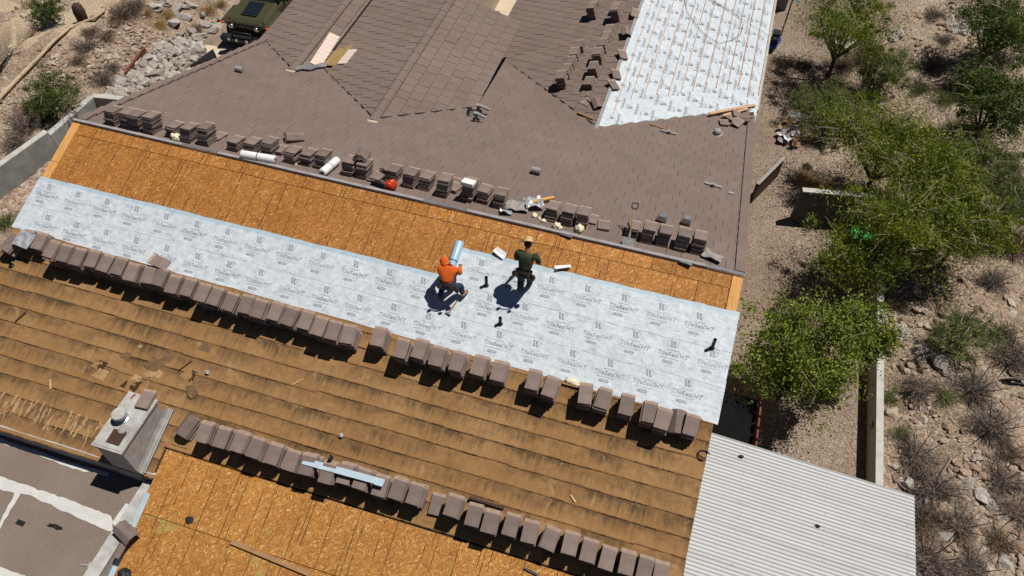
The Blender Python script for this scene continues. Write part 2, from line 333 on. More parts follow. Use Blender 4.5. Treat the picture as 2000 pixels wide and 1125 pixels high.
class MB:
    """collects vertices and faces for ONE mesh"""
    def __init__(s): s.v = []; s.f = []; s.m = []
    def add(s, vs, fs, mi=0, M=None):
        k = len(s.v)
        s.v += [tuple(M @ Vector(v)) if M is not None else tuple(v) for v in vs]
        s.f += [tuple(i+k for i in f) for f in fs]; s.m += [mi]*len(fs); return s
    def box(s, c, d, rot=(0, 0, 0), mi=0, taper=1.0, M=None):
        from mathutils import Euler
        R = Euler(rot).to_matrix(); c = Vector(c); hx, hy, hz = d[0]/2, d[1]/2, d[2]/2; vs = []
        for z, t in ((-hz, 1), (hz, taper)):
            for x, y in ((-hx, -hy), (hx, -hy), (hx, hy), (-hx, hy)): vs.append(c + R @ Vector((x*t, y*t, z)))
        return s.add(vs, [(3, 2, 1, 0), (4, 5, 6, 7), (0, 1, 5, 4), (1, 2, 6, 5), (2, 3, 7, 6), (3, 0, 4, 7)], mi, M)
    def prism(s, pts, vec, mi=0):
        n = len(pts); vec = Vector(vec); a = [Vector(p) for p in pts]; b = [p+vec for p in a]
        return s.add(a+b, [tuple(range(n))[::-1], tuple(range(n, 2*n))] + [(i, (i+1) % n, n+(i+1) % n, n+i) for i in range(n)], mi)
    def tube(s, path, rad, n=8, mi=0, cap=True):
        path = [Vector(p) for p in path]; rad = [rad]*len(path) if isinstance(rad, (int, float)) else rad
        up = Vector((0.13, 0.21, 0.97)); rings = []
        for i, p in enumerate(path):
            t = (path[min(i+1, len(path)-1)] - path[max(i-1, 0)]).normalized()
            a = t.cross(up); a = a.normalized() if a.length > 1e-3 else t.orthogonal().normalized(); bb = t.cross(a)
            rings.append([p + (a*math.cos(2*math.pi*k/n) + bb*math.sin(2*math.pi*k/n))*rad[i] for k in range(n)])
        vs = [q for r in rings for q in r]; fs = []
        for i in range(len(path)-1):
            for k in range(n): fs.append((i*n+k, i*n+(k+1) % n, (i+1)*n+(k+1) % n, (i+1)*n+k))
        if cap: fs += [tuple(range(n))[::-1], tuple(range((len(path)-1)*n, len(path)*n))]
        return s.add(vs, fs, mi)
    def lathe(s, prof, n=20, c=(0, 0, 0), mi=0, axis=None, cap=True):
        c = Vector(c); M = Vector((0, 0, 1)).rotation_difference(Vector(axis)).to_matrix() if axis is not None else Matrix.Identity(3)
        vs = [c + M @ Vector((r*math.cos(2*math.pi*k/n), r*math.sin(2*math.pi*k/n), z)) for r, z in prof for k in range(n)]
        fs = [(i*n+k, i*n+(k+1) % n, (i+1)*n+(k+1) % n, (i+1)*n+k) for i in range(len(prof)-1) for k in range(n)]
        if cap: fs += [tuple(range(n))[::-1], tuple(range((len(prof)-1)*n, len(prof)*n))]
        return s.add(vs, fs, mi)
    def blob(s, c, r, sub=2, amp=0.25, freq=2.0, seed=0, flat=1.0, mi=0):
        bm = bmesh.new(); bmesh.ops.create_icosphere(bm, subdivisions=sub, radius=1.0)
        rr = r if isinstance(r, (tuple, list)) else (r, r, r*flat); vs = []
        for v in bm.verts:
            k = 1 + amp*mnoise.noise(v.co*freq + Vector((seed*7.1, seed*3.3, seed*1.7)))
            vs.append(Vector(c) + Vector((v.co.x*rr[0], v.co.y*rr[1], v.co.z*rr[2]))*k)
        fs = [tuple(v.index for v in f.verts) for f in bm.faces]; bm.free(); return s.add(vs, fs, mi)
    def build(s, name, mats, parent=None, smooth=False):
        return mesh_obj(name, s.v, s.f, mats, parent, smooth, s.m)
def copy_tree(o, parent=None):
    c = o.copy(); link(c); c.parent = parent
    for ch in o.children: copy_tree(ch, c)
    return c

# ------------------------------------------------------------ ground
WA, WB, WC, WD, WE = [tuple(atz(u, v, z)[:2]) for u, v, z in ((0, 325, 0.92), (95, 257, 0.92), (99, 262, 0.78), (182, 190, 0.78), (222, 196, 0.78))]
WALLY = WD[1] + 0.05
def WALLX(y): return WA[0] + (WD[0]-WA[0])*(np.clip(y, -9, WD[1])-WA[1])/(WD[1]-WA[1])
def sstep(a, b, x): t = np.clip((x-a)/(b-a), 0, 1); return t*t*(3-2*t)
def gh(x, y):
    x = np.asarray(x, float); y = np.asarray(y, float)
    nz = 0.13*np.sin(1.3*x+0.7*y)*np.sin(0.9*y-0.4*x) + 0.06*np.sin(3.1*x-1.7*y+1) + 0.05*np.sin(2.3*y+4.1*x)
    xw = WALLX(y)
    wl_ = np.where(y < WALLY, sstep(xw-0.06, xw-0.14, x), sstep(-17.9, -20.3, x))
    hl = wl_*(0.62 + 0.11*np.clip(-19.6-x, 0, 30) + nz)
    wr = np.where(y < 6.4, sstep(5.98, 6.06, x), sstep(4.2, 8.5, x))
    hr = wr*(0.42 + 0.05*np.clip(x-6, 0, 40) + nz)
    return hl + hr
def ghs(x, y): return float(gh(x, y))
def gpix(u, v, lift=0.0):
    """point where the sight line of a photo pixel meets the terrain"""
    r = pray(u, v); t = (-CAM[2])/r[2]*0.6
    for _ in range(60):
        p = CAM + t*r; dz = p[2] - ghs(p[0], p[1]) - lift
        if abs(dz) < 1e-3: break
        t += dz/(-r[2])*0.8
    return Vector(p)
xs = np.unique(np.concatenate([np.arange(-90, -30, 3.0), np.arange(-30, -14, 0.4), np.linspace(-20.4, -19.0, 34), np.arange(-14, 4, 2.0), np.arange(4, 16, 0.4), np.linspace(5.96, 6.08, 6), np.arange(16, 80, 3.0)]))
ys = np.unique(np.concatenate([np.arange(-50, -6, 3.0), np.arange(-6, 26, 0.4), [WALLY-0.01, WALLY+0.01, 6.39, 6.41], np.arange(26, 110, 3.0)]))
X, Y = np.meshgrid(xs, ys); Zg = gh(X, Y); nx, ny = len(xs), len(ys)
gv = np.stack([X.ravel(), Y.ravel(), Zg.ravel()], 1)
gf = [(j*nx+i, j*nx+i+1, (j+1)*nx+i+1, (j+1)*nx+i) for j in range(ny-1) for i in range(nx-1)]
tag(mesh_obj('ground', gv, gf, 'desert_soil', smooth=True), kind='structure')
def sheet(name, pts, z, mat, kind='structure'):
    return tag(mesh_obj(name, [(p[0], p[1], z) for p in pts], [tuple(range(len(pts)))], mat), kind=kind)
sheet('gravel_yard', [(-0.5, -9), (5.93, -9), (5.93, 6.4), (5.2, 8.2), (4.4, 10.2), (4.3, 13), (4.2, 26), (-0.5, 26)], 0.012, 'yard_gravel_mat')
sheet('driveway', [(-17.75, 8.9), (-13, 8.9), (-13, 5.6), (-12, 5.6), (-12, 28), (-17.7, 28)], 0.012, 'driveway_concrete')
sheet('concrete_apron', [(-17.95, 7.6), (-17.95, 9.62), (-16.5, 9.75), (-13.2, 9.7), (-13.2, 5.4)], 0.02, 'pale_concrete')
sheet('courtyard_paving', [(-12, 10.4), (-3.5, 10.4), (-3.5, 30), (-12, 30)], 0.012, 'pale_concrete')
# sand track, upper left
tp = [gpix(*q, 0.0) for q in ((-60, 200), (0, 135), (60, 95), (150, 75), (215, 30), (260, -40), (100, -90), (-80, -30))]
bmv = []; bmf = []
cx = sum((p.x for p in tp))/8; cy = sum((p.y for p in tp))/8
for ring in range(7):
    k = ring/6
    for p in tp:
        x, y = cx+(p.x-cx)*k, cy+(p.y-cy)*k; bmv.append((x, y, ghs(x, y)+0.03-0.045*(ring == 6)))
for ring in range(6):
    for k in range(8): bmf.append((ring*8+k, ring*8+(k+1) % 8, (ring+1)*8+(k+1) % 8, (ring+1)*8+k))
tag(mesh_obj('sand_track', bmv, bmf, 'sand_track', smooth=True), kind='structure')

# ------------------------------------------------------------ house
house = empty('house', (0, 0, 0), label='single storey house with brown tile roofs, half stripped to boards and white membrane', cat='house')
XL, XR = -13.95, 1.75
def slab(name, pts, thick, mats, parent=house):
    """flat polygon in space, thickened downwards"""
    b = MB(); b.prism([(p[0], p[1], p[2]-thick) for p in pts], (0, 0, thick)); return b.build(name, mats, parent)
# walls (mostly hidden under the roofs)
def wall(pts, top=None):
    b = MB(); b.prism([(x, y, 0.0) for x, y in pts], (0, 0, top)); return b.build('wall', 'stucco_tan', house)
wall([(-13.4, -6.3), (1.4, -6.3), (1.4, 6.2), (-12.6, 6.2)], 2.25)
wall([(-12.4, 6.2), (-8.4, 6.2), (-8.4, 17), (-12.4, 17)], 2.5)
wall([(-8.4, 6.2), (-6.35, 6.2), (-6.35, 9.3), (-8.4, 9.3)], 3.1)
wall([(-5.9, 6.2), (1.35, 6.2), (1.35, 19.8), (-5.9, 19.8)], 2.0)
wall([(-7.9, -12), (1.4, -12), (1.4, -6.3), (-7.9, -6.3)], 1.0)
b = MB(); b.prism([(1.41, -6.3, 2.2), (1.41, 6.2, 2.2), (1.41, 6.2, 2.95), (1.41, 0, 4.88), (1.41, -6.3, 2.95)], (0.16, 0, 0)); b.build('gable_wall', 'stucco_tan', house)
b = MB(); b.prism([(-13.55, -6.3, 2.2), (-13.55, 6.2, 2.2), (-13.55, 6.2, 2.95), (-13.55, 0, 4.88), (-13.55, -6.3, 2.95)], (0.16, 0, 0)); b.build('gable_wall', 'stucco_tan', house)
# roof planes -------------------------------------------------
GAB = {1: (-11.32, 5.31, -1.63), 2: (-7.86, 3.34, -1.03), 3: (-2.42, 5.62, -1.73)}   # x of ridge, y where it meets the far slope, z below main ridge
far_slope = slab('far_roof_slope', [FP(XL+0.05, 0, -0.035), FP(-13.40, 6.95, -0.035), FP(-13.2, 9.2, -0.035), FP(XR-0.02, 9.2, -0.035), FP(XR-0.02, 0, -0.035)], 0.05, 'dark_timber')
def gable_slab(name, g, xe, slope, y1, drop=0.035, mats='dark_timber'):
    x, y0, z = GAB[g]; z += RZ - drop; s_ = 1 if xe > x else -1
    ze = z - slope*abs(xe-x)
    return slab(name, [(x, y0-0.4, z), (xe, y0-0.4, ze), (xe, y1, ze), (x, y1, z)][::s_], 0.05, mats)
SL = {'1L': 0.262, '1R': 0.30, '2L': 0.27, '2R': 0.285, '3L': 0.294, '3R': 0.265}
s1l = gable_slab('wing_roof_slope', 1, -13.28, SL['1L'], 17.5); s1r = gable_slab('wing_roof_slope', 1, -9.6, SL['1R'], 17.5)
s2l = gable_slab('wing_roof_slope', 2, -11.2, SL['2L'], 9.62); s2r = gable_slab('wing_roof_slope', 2, -5.79, SL['2R'], 9.62)
s3l = gable_slab('wing_roof_slope', 3, -6.5, SL['3L'], 20); s3r = gable_slab('membrane_roof_slope', 3, 1.8, SL['3R'], 20, 0.02)
b = MB(); b.prism([(-8.4, 9.29, 2.9), (-6.34, 9.29, 2.9), (-6.34, 9.29, 3.36), (-7.86, 9.29, 3.86), (-8.4, 9.29, 3.72)], (0, 0.12, 0)); b.build('gable_wall', 'stucco_tan', house)
# tiles -------------------------------------------------------
TW, EXPO, TLEN, TTH = 0.305, 0.345, 0.41, 0.024
def tile_mesh(name, w=TW-0.004):
    me = bpy.data.meshes.new(name); h0, h1 = 0.004, 0.030; x = w/2
    v = [(-x, 0, h0-TTH), (x, 0, h0-TTH), (x, -TLEN, h1-TTH), (-x, -TLEN, h1-TTH), (-x, 0, h0), (x, 0, h0), (x, -TLEN, h1), (-x, -TLEN, h1)]
    me.from_pydata(v, [], [(0, 1, 2, 3), (7, 6, 5, 4), (4, 5, 1, 0), (5, 6, 2, 1), (6, 7, 3, 2), (7, 4, 0, 3)]); setm(me, 'roof_tile_concrete'); return me
TM = tile_mesh('roof_tile')
tl = []   # (origin at head centre, U across, V down the slope, normal, parent)
def field(O, U, V, u0, u1, v1, parent, keep, v0=0.0, gapj=0.0, u0s=0.0):
    O = Vector(O); U = Vector(U).normalized(); V = Vector(V).normalized(); Nn = U.cross(V); Nn = Nn if Nn.z > 0 else -Nn
    r = 0; v = v0
    while v < v1 - 0.1:
        off = (0.5 if r % 2 else 0.0) + random.uniform(-0.06, 0.06); i = math.floor(u0/TW) - 1
        while (i+off)*TW < u1 + TW:
            u = (i+off)*TW; i += 1; ua = u0 + (u0s*(v+EXPO*0.5) if u0s else 0)
            lo, hi = max(u-TW/2, ua), min(u+TW/2, u1)
            if hi - lo < 0.05: continue
            p = O + U*((lo+hi)/2) + V*v; mid = p + V*(TLEN/2)
            if keep(mid.x, mid.y): tl.append((p, U, V, Nn, parent, gapj, (hi-lo)/TW))
        r += 1; v += EXPO
far_keep = lambda x, y: y < 7.0 or x > -13.0
field((0, 0.05, RZ - S*0.05), (1, 0, 0), (0, 1, -S), XL+0.10, XR-0.16, 9.4, far_slope, far_keep, u0s=0.6/6.98*0.956)
allk = lambda x, y: True
def gfield(g, side, y1, ext, parent):
    x, y0, z = GAB[g]; s_ = 1 if side == 'R' else -1; sl_ = SL[f'{g}{side}']
    field((x + s_*0.06, 0, RZ + z - sl_*0.06), (0, 1, 0), (s_, 0, -sl_), y0-0.25, y1, ext, parent, lambda X_, Y_: Y_ > y0 - 0.3 + 0.78*(abs(X_-x)) - 0.25, 0.0, 1.0)
gfield(1, 'L', 17.4, 2.1, s1l); gfield(1, 'R', 17.4, 1.0, s1r); gfield(2, 'L', 9.6, 3.3, s2l); gfield(2, 'R', 9.6, 1.9, s2r); gfield(3, 'L', 20, 4.3, s3l)
# the strip of stripped boards in the valley between the two left wings
vq = [Vector(onplane(u, v, (-SL['2L'], 0, 1), RZ - 1.03 + SL['2L']*7.86)) for u, v in ((683, 98), (641, 141), (612, 139), (628, 118))]
def in_valley(p): return (p - Vector((-10.35, 6.25, 3.3))).length < 0.42
tl = [t for t in tl if not in_valley(t[0] + t[2]*0.2)]
camv = Vector(CAM)
tl.sort(key=lambda t: (t[0]-camv).length)
def frame(p, U, V, Nn):
    Yv = -V; Xv = Yv.cross(Nn); return Matrix(((Xv.x, Yv.x, Nn.x, p.x), (Xv.y, Yv.y, Nn.y, p.y), (Xv.z, Yv.z, Nn.z, p.z), (0, 0, 0, 1)))
rest = MB(); base_v = [v.co.copy() for v in TM.vertices]; base_f = [tuple(f.vertices) for f in TM.polygons]
for k, (p, U, V, Nn, par, gj, ws) in enumerate(tl):
    M = frame(p + Nn*random.uniform(-0.002, 0.003), U, V, Nn) @ Matrix.Rotation(random.gauss(0, 0.006), 4, 'Z') @ Matrix.Diagonal((ws*(random.uniform(0.985, 1.0) if not gj else (random.uniform(0.972, 0.992) if V.x > 0 else random.uniform(0.945, 0.972))), 1, 1, 1))
    if gj: M = M @ Matrix.Translation((0, random.gauss(0, 0.003), 0)) @ Matrix.Rotation(-0.035 + random.uniform(-0.006, 0.006), 4, 'X')
    if k < 300: o = bpy.data.objects.new('roof_tile', TM); link(o, par); o.matrix_world = M
    else: rest.add([M @ v for v in base_v], base_f)
tag(rest.build('roof_tile_field', 'roof_tile_concrete', house), kind='stuff')
# ridge caps of the wings
def ridge_caps(g, y1):
    x, y0, z = GAB[g]; y = y0 - 0.12; me = None
    while y < y1:
        if me is None:
            bb = MB(); L = 0.44; w_ = 0.135; pr = [(-w_, -0.052), (-w_*0.55, 0.012), (0, 0.026), (w_*0.55, 0.012), (w_, -0.052)]
            vs = [(px_, 0, pz_+0.012) for px_, pz_ in pr] + [(px_*0.98, L, pz_+0.004) for px_, pz_ in pr]
            vs += [(a, c_, d-0.02) for a, c_, d in vs]
            fs = [(i, i+1, i+6, i+5) for i in range(4)] + [(i+10, i+15, i+16, i+11) for i in range(4)] + [(0, 10, 11, 1), (1, 11, 12, 2), (2, 12, 13, 3), (3, 13, 14, 4), (0, 5, 15, 10), (4, 14, 19, 9)]
            bb.add(vs, fs); o = bb.build('ridge_cap', 'roof_tile_concrete', house); me = o.data
        else: o = link(bpy.data.objects.new('ridge_cap', me), house)
        o.location = (x, y, RZ + z + 0.075); y += 0.435
ridge_caps(1, 16); ridge_caps(2, 9.5)
# dark open valleys where the wing roofs meet the far slope and each other
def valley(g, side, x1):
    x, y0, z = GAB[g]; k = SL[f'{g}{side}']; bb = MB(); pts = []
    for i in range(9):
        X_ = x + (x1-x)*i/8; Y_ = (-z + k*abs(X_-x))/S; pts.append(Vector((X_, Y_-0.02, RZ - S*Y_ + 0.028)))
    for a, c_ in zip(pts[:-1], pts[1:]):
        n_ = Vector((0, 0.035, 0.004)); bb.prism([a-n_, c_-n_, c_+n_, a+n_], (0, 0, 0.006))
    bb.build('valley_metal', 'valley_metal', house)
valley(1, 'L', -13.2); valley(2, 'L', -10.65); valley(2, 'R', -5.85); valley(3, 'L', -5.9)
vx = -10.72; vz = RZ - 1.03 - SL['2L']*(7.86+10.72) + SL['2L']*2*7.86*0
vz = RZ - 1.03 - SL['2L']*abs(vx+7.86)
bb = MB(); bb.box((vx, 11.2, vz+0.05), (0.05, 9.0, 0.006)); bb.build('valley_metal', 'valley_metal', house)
# rake tiles along both edges of the far slope
bb = MB(); bb.box((0, 0.2, 0.02), (0.20, 0.41, 0.03), (0.05, 0, 0)).box((0.09, 0.2, -0.05), (0.025, 0.40, 0.13), (0.05, 0, 0)); rk = None
for side, x0 in ((1, XR-0.09), (-1, None)):
    y = 0.12
    while y < (8.3 if side > 0 else 6.75):
        x = x0 if side > 0 else XL + 0.62*y/6.98 + 0.11
        if rk is None: o = bb.build('rake_tile', 'roof_tile_concrete', far_slope); rk = o.data
        else: o = link(bpy.data.objects.new('rake_tile', rk), far_slope)
        o.location = FP(x, y, 0.03); o.rotation_euler = (-TILT, 0, 0); o.scale = (side, 1, 1); y += 0.362
# weathered nailing board along the stripped ridge
x = XL
k = 0
while x < XR - 0.05:
    L = min(random.uniform(0.9, 1.5), XR - x); bb = MB(); bb.box((L/2, 0, 0), (L-0.012, 0.085, 0.055)); o = bb.build('ridge_board', 'galvanised' if k % 5 == 2 else 'ridge_grey', house)
    o.location = FP(x, 0.02, 0.045); o.rotation_euler = (-TILT*0.6, 0, random.uniform(-0.004, 0.004)); x += L; k += 1
# bottom edge of valleys: pale mortar at the feet of the wing ridges
for g in (1, 2):
    x, y0, z = GAB[g]; bb = MB(); bb.blob((x+0.02, y0-0.16, RZ+z+0.06), (0.17, 0.06, 0.035), 2, 0.3, 3, g); bb.build('mortar_bedding', 'pale_concrete', house)
# lead flashing and stripped board in the valley of the left wing
zz = lambda x, y: RZ - 1.03 - SL['2L']*abs(x+7.86)
v4 = [(-10.25, 5.86), (-10.72, 5.9), (-10.62, 6.72), (-10.12, 6.95)]
bb = MB(); bb.prism([(x, y, max(zz(x, y), RZ-1.63-SL['1R']*abs(x+11.32)) + 0.035) for x, y in v4], (0, 0, 0.012)); bb.build('bare_valley_board', 'yellow_board' if 'yellow_board' in MATS else 'batten_wood', house)
fl = [far(u, v, 0.10) for u, v in ((576, 137), (590, 134), (604, 136), (620, 131), (637, 130))]
bb = MB()
for i in range(len(fl)-1):
    a, c_ = Vector(fl[i]), Vector(fl[i+1]); n_ = Vector((0, 0.17, 0.02)); bb.add([a, c_, c_+n_+Vector((0, 0, 0.02*(i % 2))), a+n_], [(0, 1, 2, 3)]); bb.add([a-Vector((0, 0, .03)), c_-Vector((0, 0, .03)), c_, a], [(0, 1, 2, 3)])
bb.build('valley_flashing', 'lead_grey', house)
simple('ochre_board', (0.30, 0.205, 0.07), 0.85, 0.2, 6)
bpy.data.objects['bare_valley_board'].data.materials[0] = MATS['ochre_board']
# replaced pale tiles on the left wing
def wplane(g, side, u, v, h=0.05):
    x, y0, z = GAB[g]; s_ = 1 if side == 'R' else -1; k = SL[f'{g}{side}']
    return Vector(onplane(u, v, (s_*k, 0, 1), RZ + z + s_*k*x + h))
for g, side, a, c_, n_, w_, par in ((1, 'R', (618, 124), (652, 71), 9, 0.30, s1r), (2, 'L', (670, 121), (687, 100), 4, 0.27, s2l)):
    A, B = wplane(g, side, *a), wplane(g, side, *c_); s_ = 1 if side == 'R' else -1; me = None
    Vv = Vector((s_, 0, -SL[f'{g}{side}'])).normalized()
    for i in range(n_):
        p = A.lerp(B, i/(n_-1)); st = (B-A).length/(n_-1)*0.97
        if me is None:
            bb = MB(); bb.box((0, 0, 0), (st, w_*1.12, 0.018)); o = bb.build('pale_roof_tile', 'pale_tile', par); me = o.data
        else: o = link(bpy.data.objects.new('pale_roof_tile', me), par)
        o.matrix_world = frame(p, Vector((0, 1, 0)), Vv, Vector((0, 1, 0)).cross(Vv) * (1 if Vector((0, 1, 0)).cross(Vv).z > 0 else -1)) @ Matrix.Rotation(random.gauss(0, 0.01), 4, 'Z')

# ---------------- near slope
near_slope = slab('near_roof_slope', [NP(XL+0.02, -0.01, -0.02), NP(XL+0.02, -6.58, -0.02), NP(-8.32, -6.58, -0.02), NP(-8.32, -11.5, -0.02), NP(XR-0.02, -11.5, -0.02), NP(XR-0.02, -0.01, -0.02)], 0.09, 'dark_timber')
def lay(o, x, y, h=0.0, rz=0.0):
    """place an object built flat (x across, y up the slope) on the near slope"""
    o.location = NP(x, y, h); o.rotation_euler = (TILT, 0, rz); return o
CT = math.cos(TILT)
def panel(x, y, w_, l_, mat='osb_sheathing', h=0.0):
    bb = MB(); bb.box((w_/2, l_/2, 0.006), (w_-0.012, l_-0.012, 0.012)); o = bb.build('osb_panel', mat, near_slope); return lay(o, x, y, h)
rows = [(-0.30, 0.28/CT, 0.3), (-1.466, 1.22, 0.0), (-7.29, 1.22, 1.0), (-8.456, 1.22, 0.0), (-9.62, 1.22, 1.0), (-10.79, 1.22, 0.0)]
for yb, l_, ph in rows:
    low = yb < -5; x = (-8.3 if low else XL + 0.21); xe = XR - 0.22 if not low else XR
    first = True
    while x < xe - 0.02:
        L = 2.44 if not (first and ph) else 2.44*(0.5 if ph == 1.0 else ph+0.3)
        L = min(L, xe - x); panel(x, yb, L, l_, 'osb_sheathing_worn' if low else 'osb_sheathing', random.uniform(0, 0.003)); x += L; first = False
panel(-8.3, -6.13, 2.44, 0.02); 
for x0, segs in ((XL, ((0, -1.05), (-1.055, -1.50))), (XR-0.215, ((0, -0.85),))):
    for a, c_ in segs:
        L = (a-c_)/CT; bb = MB(); bb.box((0.105, L/2, 0.008), (0.205, L-0.006, 0.016)); lay(bb.build('rake_board', 'new_pine', near_slope), x0, c_, 0.001)
# low eave edge metal along the left half, and bare rafter tail
bb = MB(); bb.box((2.83, 0, 0), (5.64, 0.05, 0.10)); o = bb.build('eave_trim', 'white_metal_cap', house); o.location = NP(XL, -6.60, -0.04)

# ---------------- white underlayment strips
def membrane(name, x0, x1, yb0, yb1, yt0, yt1, h, parent=near_slope, P=NP, band=0.085, n=48):
    """strip from x0 to x1, lower edge yb, upper edge yt (plan y), with its blue selvage on the upper edge"""
    vs = []; fs = []; fm = []; ts = [0, 0.25, 0.5, 0.75, 1.0]
    wt = yt0 - yb0; ts = [0, 0.2, 0.45, 0.7, 1-band/wt, 1.0]
    for i in range(n+1):
        k = i/n; x = x0 + (x1-x0)*k; a = yb0 + (yb1-yb0)*k; c_ = yt0 + (yt1-yt0)*k
        wob = 0.006*math.sin(i*0.9+x0) + 0.005*math.sin(i*2.3)
        for t in ts:
            y = a + (c_-a)*t + (wob if t in (0, 1) else 0)
            vs.append(P(x, y, h + 0.004*math.sin(x*3.1+y*5) * (1-abs(2*t-1)) + 0.004))
    m_ = len(ts)
    for i in range(n):
        for k in range(m_-1): fs.append((i*m_+k, (i+1)*m_+k, (i+1)*m_+k+1, i*m_+k+1)); fm.append(1 if k == m_-2 and band > 0 else 0)
    return mesh_obj(name, vs, fs, ['white_membrane', 'membrane_selvage'], parent, True, fm)
strip3 = membrane('membrane_strip', XL-0.03, XR+0.07, -2.74, -2.95, -2.0, -2.12, 0.016)
strip2 = membrane('membrane_strip', XL-0.03, XR+0.06, -2.15, -2.27, -1.475, -1.44, 0.021)
strip1 = membrane('membrane_strip', -4.02, XR+0.06, -1.60, -1.58, -0.79, -0.755, 0.027)
# the printed mark: bars and slash, product name, rule and pill
def text_polys(txt, size, shear=0.0):
    cu = bpy.data.curves.new('t', 'FONT'); cu.body = txt; cu.size = size; cu.shear = shear; cu.align_x = 'CENTER'; cu.resolution_u = 2; cu.offset = 0.0022 if size > 0.05 else 0.0; cu.space_character = 1.06
    o = bpy.data.objects.new('t', cu); COL.objects.link(o); bpy.context.view_layer.update()
    me = bpy.data.meshes.new_from_object(o.evaluated_get(bpy.context.evaluated_depsgraph_get()))
    v = [tuple(p.co) for p in me.vertices]; f = [tuple(p.vertices) for p in me.polygons]
    bpy.data.objects.remove(o); bpy.data.curves.remove(cu); bpy.data.meshes.remove(me); return v, f
pm = MB()
def quad(x0, y0, x1, y1, w_, mi=0): pm.add([(x0, y0, 0), (x0+w_, y0, 0), (x1+w_, y1, 0), (x1, y1, 0)], [(0, 1, 2, 3)], mi)
quad(-0.050, -0.06, -0.078, 0.075, 0.040); quad(0.006, -0.065, -0.022, 0.07, 0.040); quad(0.036, -0.06, 0.092, 0.075, 0.012); quad(-0.005, 0.045, 0.04, 0.07, 0.02)
tv, tf = text_polys('TileSeal', 0.122, 0.10); pm.add([(x-0.075, y-0.248, 0) for x, y, z in tv], tf)
tv, tf = text_polys('HT', 0.122, 0.22); pm.add([(x+0.225, y-0.248, 0) for x, y, z in tv], tf)
tv, tf = text_polys('TM', 0.03); pm.add([(x+0.142, y-0.18, 0) for x, y, z in tv], tf)
pm.add([(-0.23, -0.300, 0), (0.15, -0.300, 0), (0.15, -0.291, 0), (-0.23, -0.291, 0)], [(0, 1, 2, 3)], 1)
pm.add([(-0.11, -0.128, 0), (0.12, -0.128, 0), (0.12, -0.120, 0), (-0.11, -0.120, 0)], [(0, 1, 2, 3)], 1)
def pill(cx_, cy_, w_, h_, mi, t=0.009):
    o_ = []; i_ = []
    for k in range(16):
        a = 2*math.pi*k/16; sx_ = (w_/2-h_/2)*(1 if math.cos(a) >= 0 else -1)
        o_.append((cx_+sx_+math.cos(a)*h_/2, cy_+math.sin(a)*h_/2, 0)); i_.append((cx_+sx_+math.cos(a)*(h_/2-t), cy_+math.sin(a)*(h_/2-t), 0))
    pm.add(o_+i_, [(k, (k+1) % 16, 16+(k+1) % 16, 16+k) for k in range(16)], mi); pm.add([(x, y, 0) for x, y, z in i_], [tuple(range(16))], 1)
pill(-0.06, -0.375, 0.205, 0.056, 0)
pm_src = pm.build('printed_mark', ['print_ink', 'print_ink_faint'], strip2); PM = pm_src.data; PMF = PM.copy(); PMF.materials[0] = MATS['print_ink_faint']; PMF.materials[1] = MATS['print_ink_pale']; bpy.data.objects.remove(pm_src)
def marks(strip, x0, step, y, h, xmin, xmax, ymin=None):
    x = x0
    while x < xmax:
        if x > xmin: lay(link(bpy.data.objects.new('printed_mark', PM), strip), x, y, h)
        x += step
marks(strip1, -3.46, 0.757, -1.02, 0.0345, -3.8, 1.62)
marks(strip2, -13.60, 0.757, -1.68, 0.0285, -13.8, -4.3); marks(strip2, -3.07, 0.757, -1.69, 0.0285, -3.3, 1.5)
marks(strip3, -13.25, 0.757, -2.35, 0.0235, -13.7, 1.6)

# ---------------- old felt in overlapping courses
def felt_sheet(x0, x1, y, h, lap=0.40):
    n = max(6, int((x1-x0)/0.12)); vs = []; fs = []; ph = random.uniform(0, 9)
    L = lap/CT
    for i in range(n+1):
        x = (x1-x0)*i/n
        e = 0.004*math.sin(x*2.1+ph) + 0.006*mnoise.noise(Vector((x0+x*2.2, y*3, 1.3))); lift = 0.003 + 0.018*max(0.0, mnoise.noise(Vector(((x0+x)*1.9, y*3, 7.7))) + 0.12)
        vs += [(x, e, min(lift-0.006, 0.004)), (x, e, lift), (x, 0.035+e, lift*0.75+0.004), (x, L*0.55, 0.004+0.004*mnoise.noise(Vector((x*3+x0, y*2, 3)))), (x, L, 0.0)]
    for i in range(n):
        for k in range(4): fs.append((i*5+k, (i+1)*5+k, (i+1)*5+k+1, i*5+k+1))
    o = mesh_obj('felt_sheet', vs, fs, 'old_felt', near_slope, True); return lay(o, x0, y, h, random.gauss(0, 0.0016))
yc = -2.98; row = 0; fy = []
while yc > -6.7: fy.append(yc); yc -= 0.338
for r_, y in enumerate(reversed(fy)):
    xend = XR - 0.02 if y > -6.2 else -8.4
    x = XL + 0.02; first = True
    if y < -6.2: xend = -8.35
    while x < xend - 0.05:
        L = random.uniform(1.8, 3.6) if not first else random.uniform(0.9, 3.0)
        L = min(L, xend - x)
        if xend - x - L < 0.6: L = xend - x
        felt_sheet(x, x+L+0.01, y + random.gauss(0, 0.008), 0.004 + 0.0004*r_); x += L; first = False
felt_sheet(-8.38, XR-0.02, -6.10, 0.0075, 0.33)
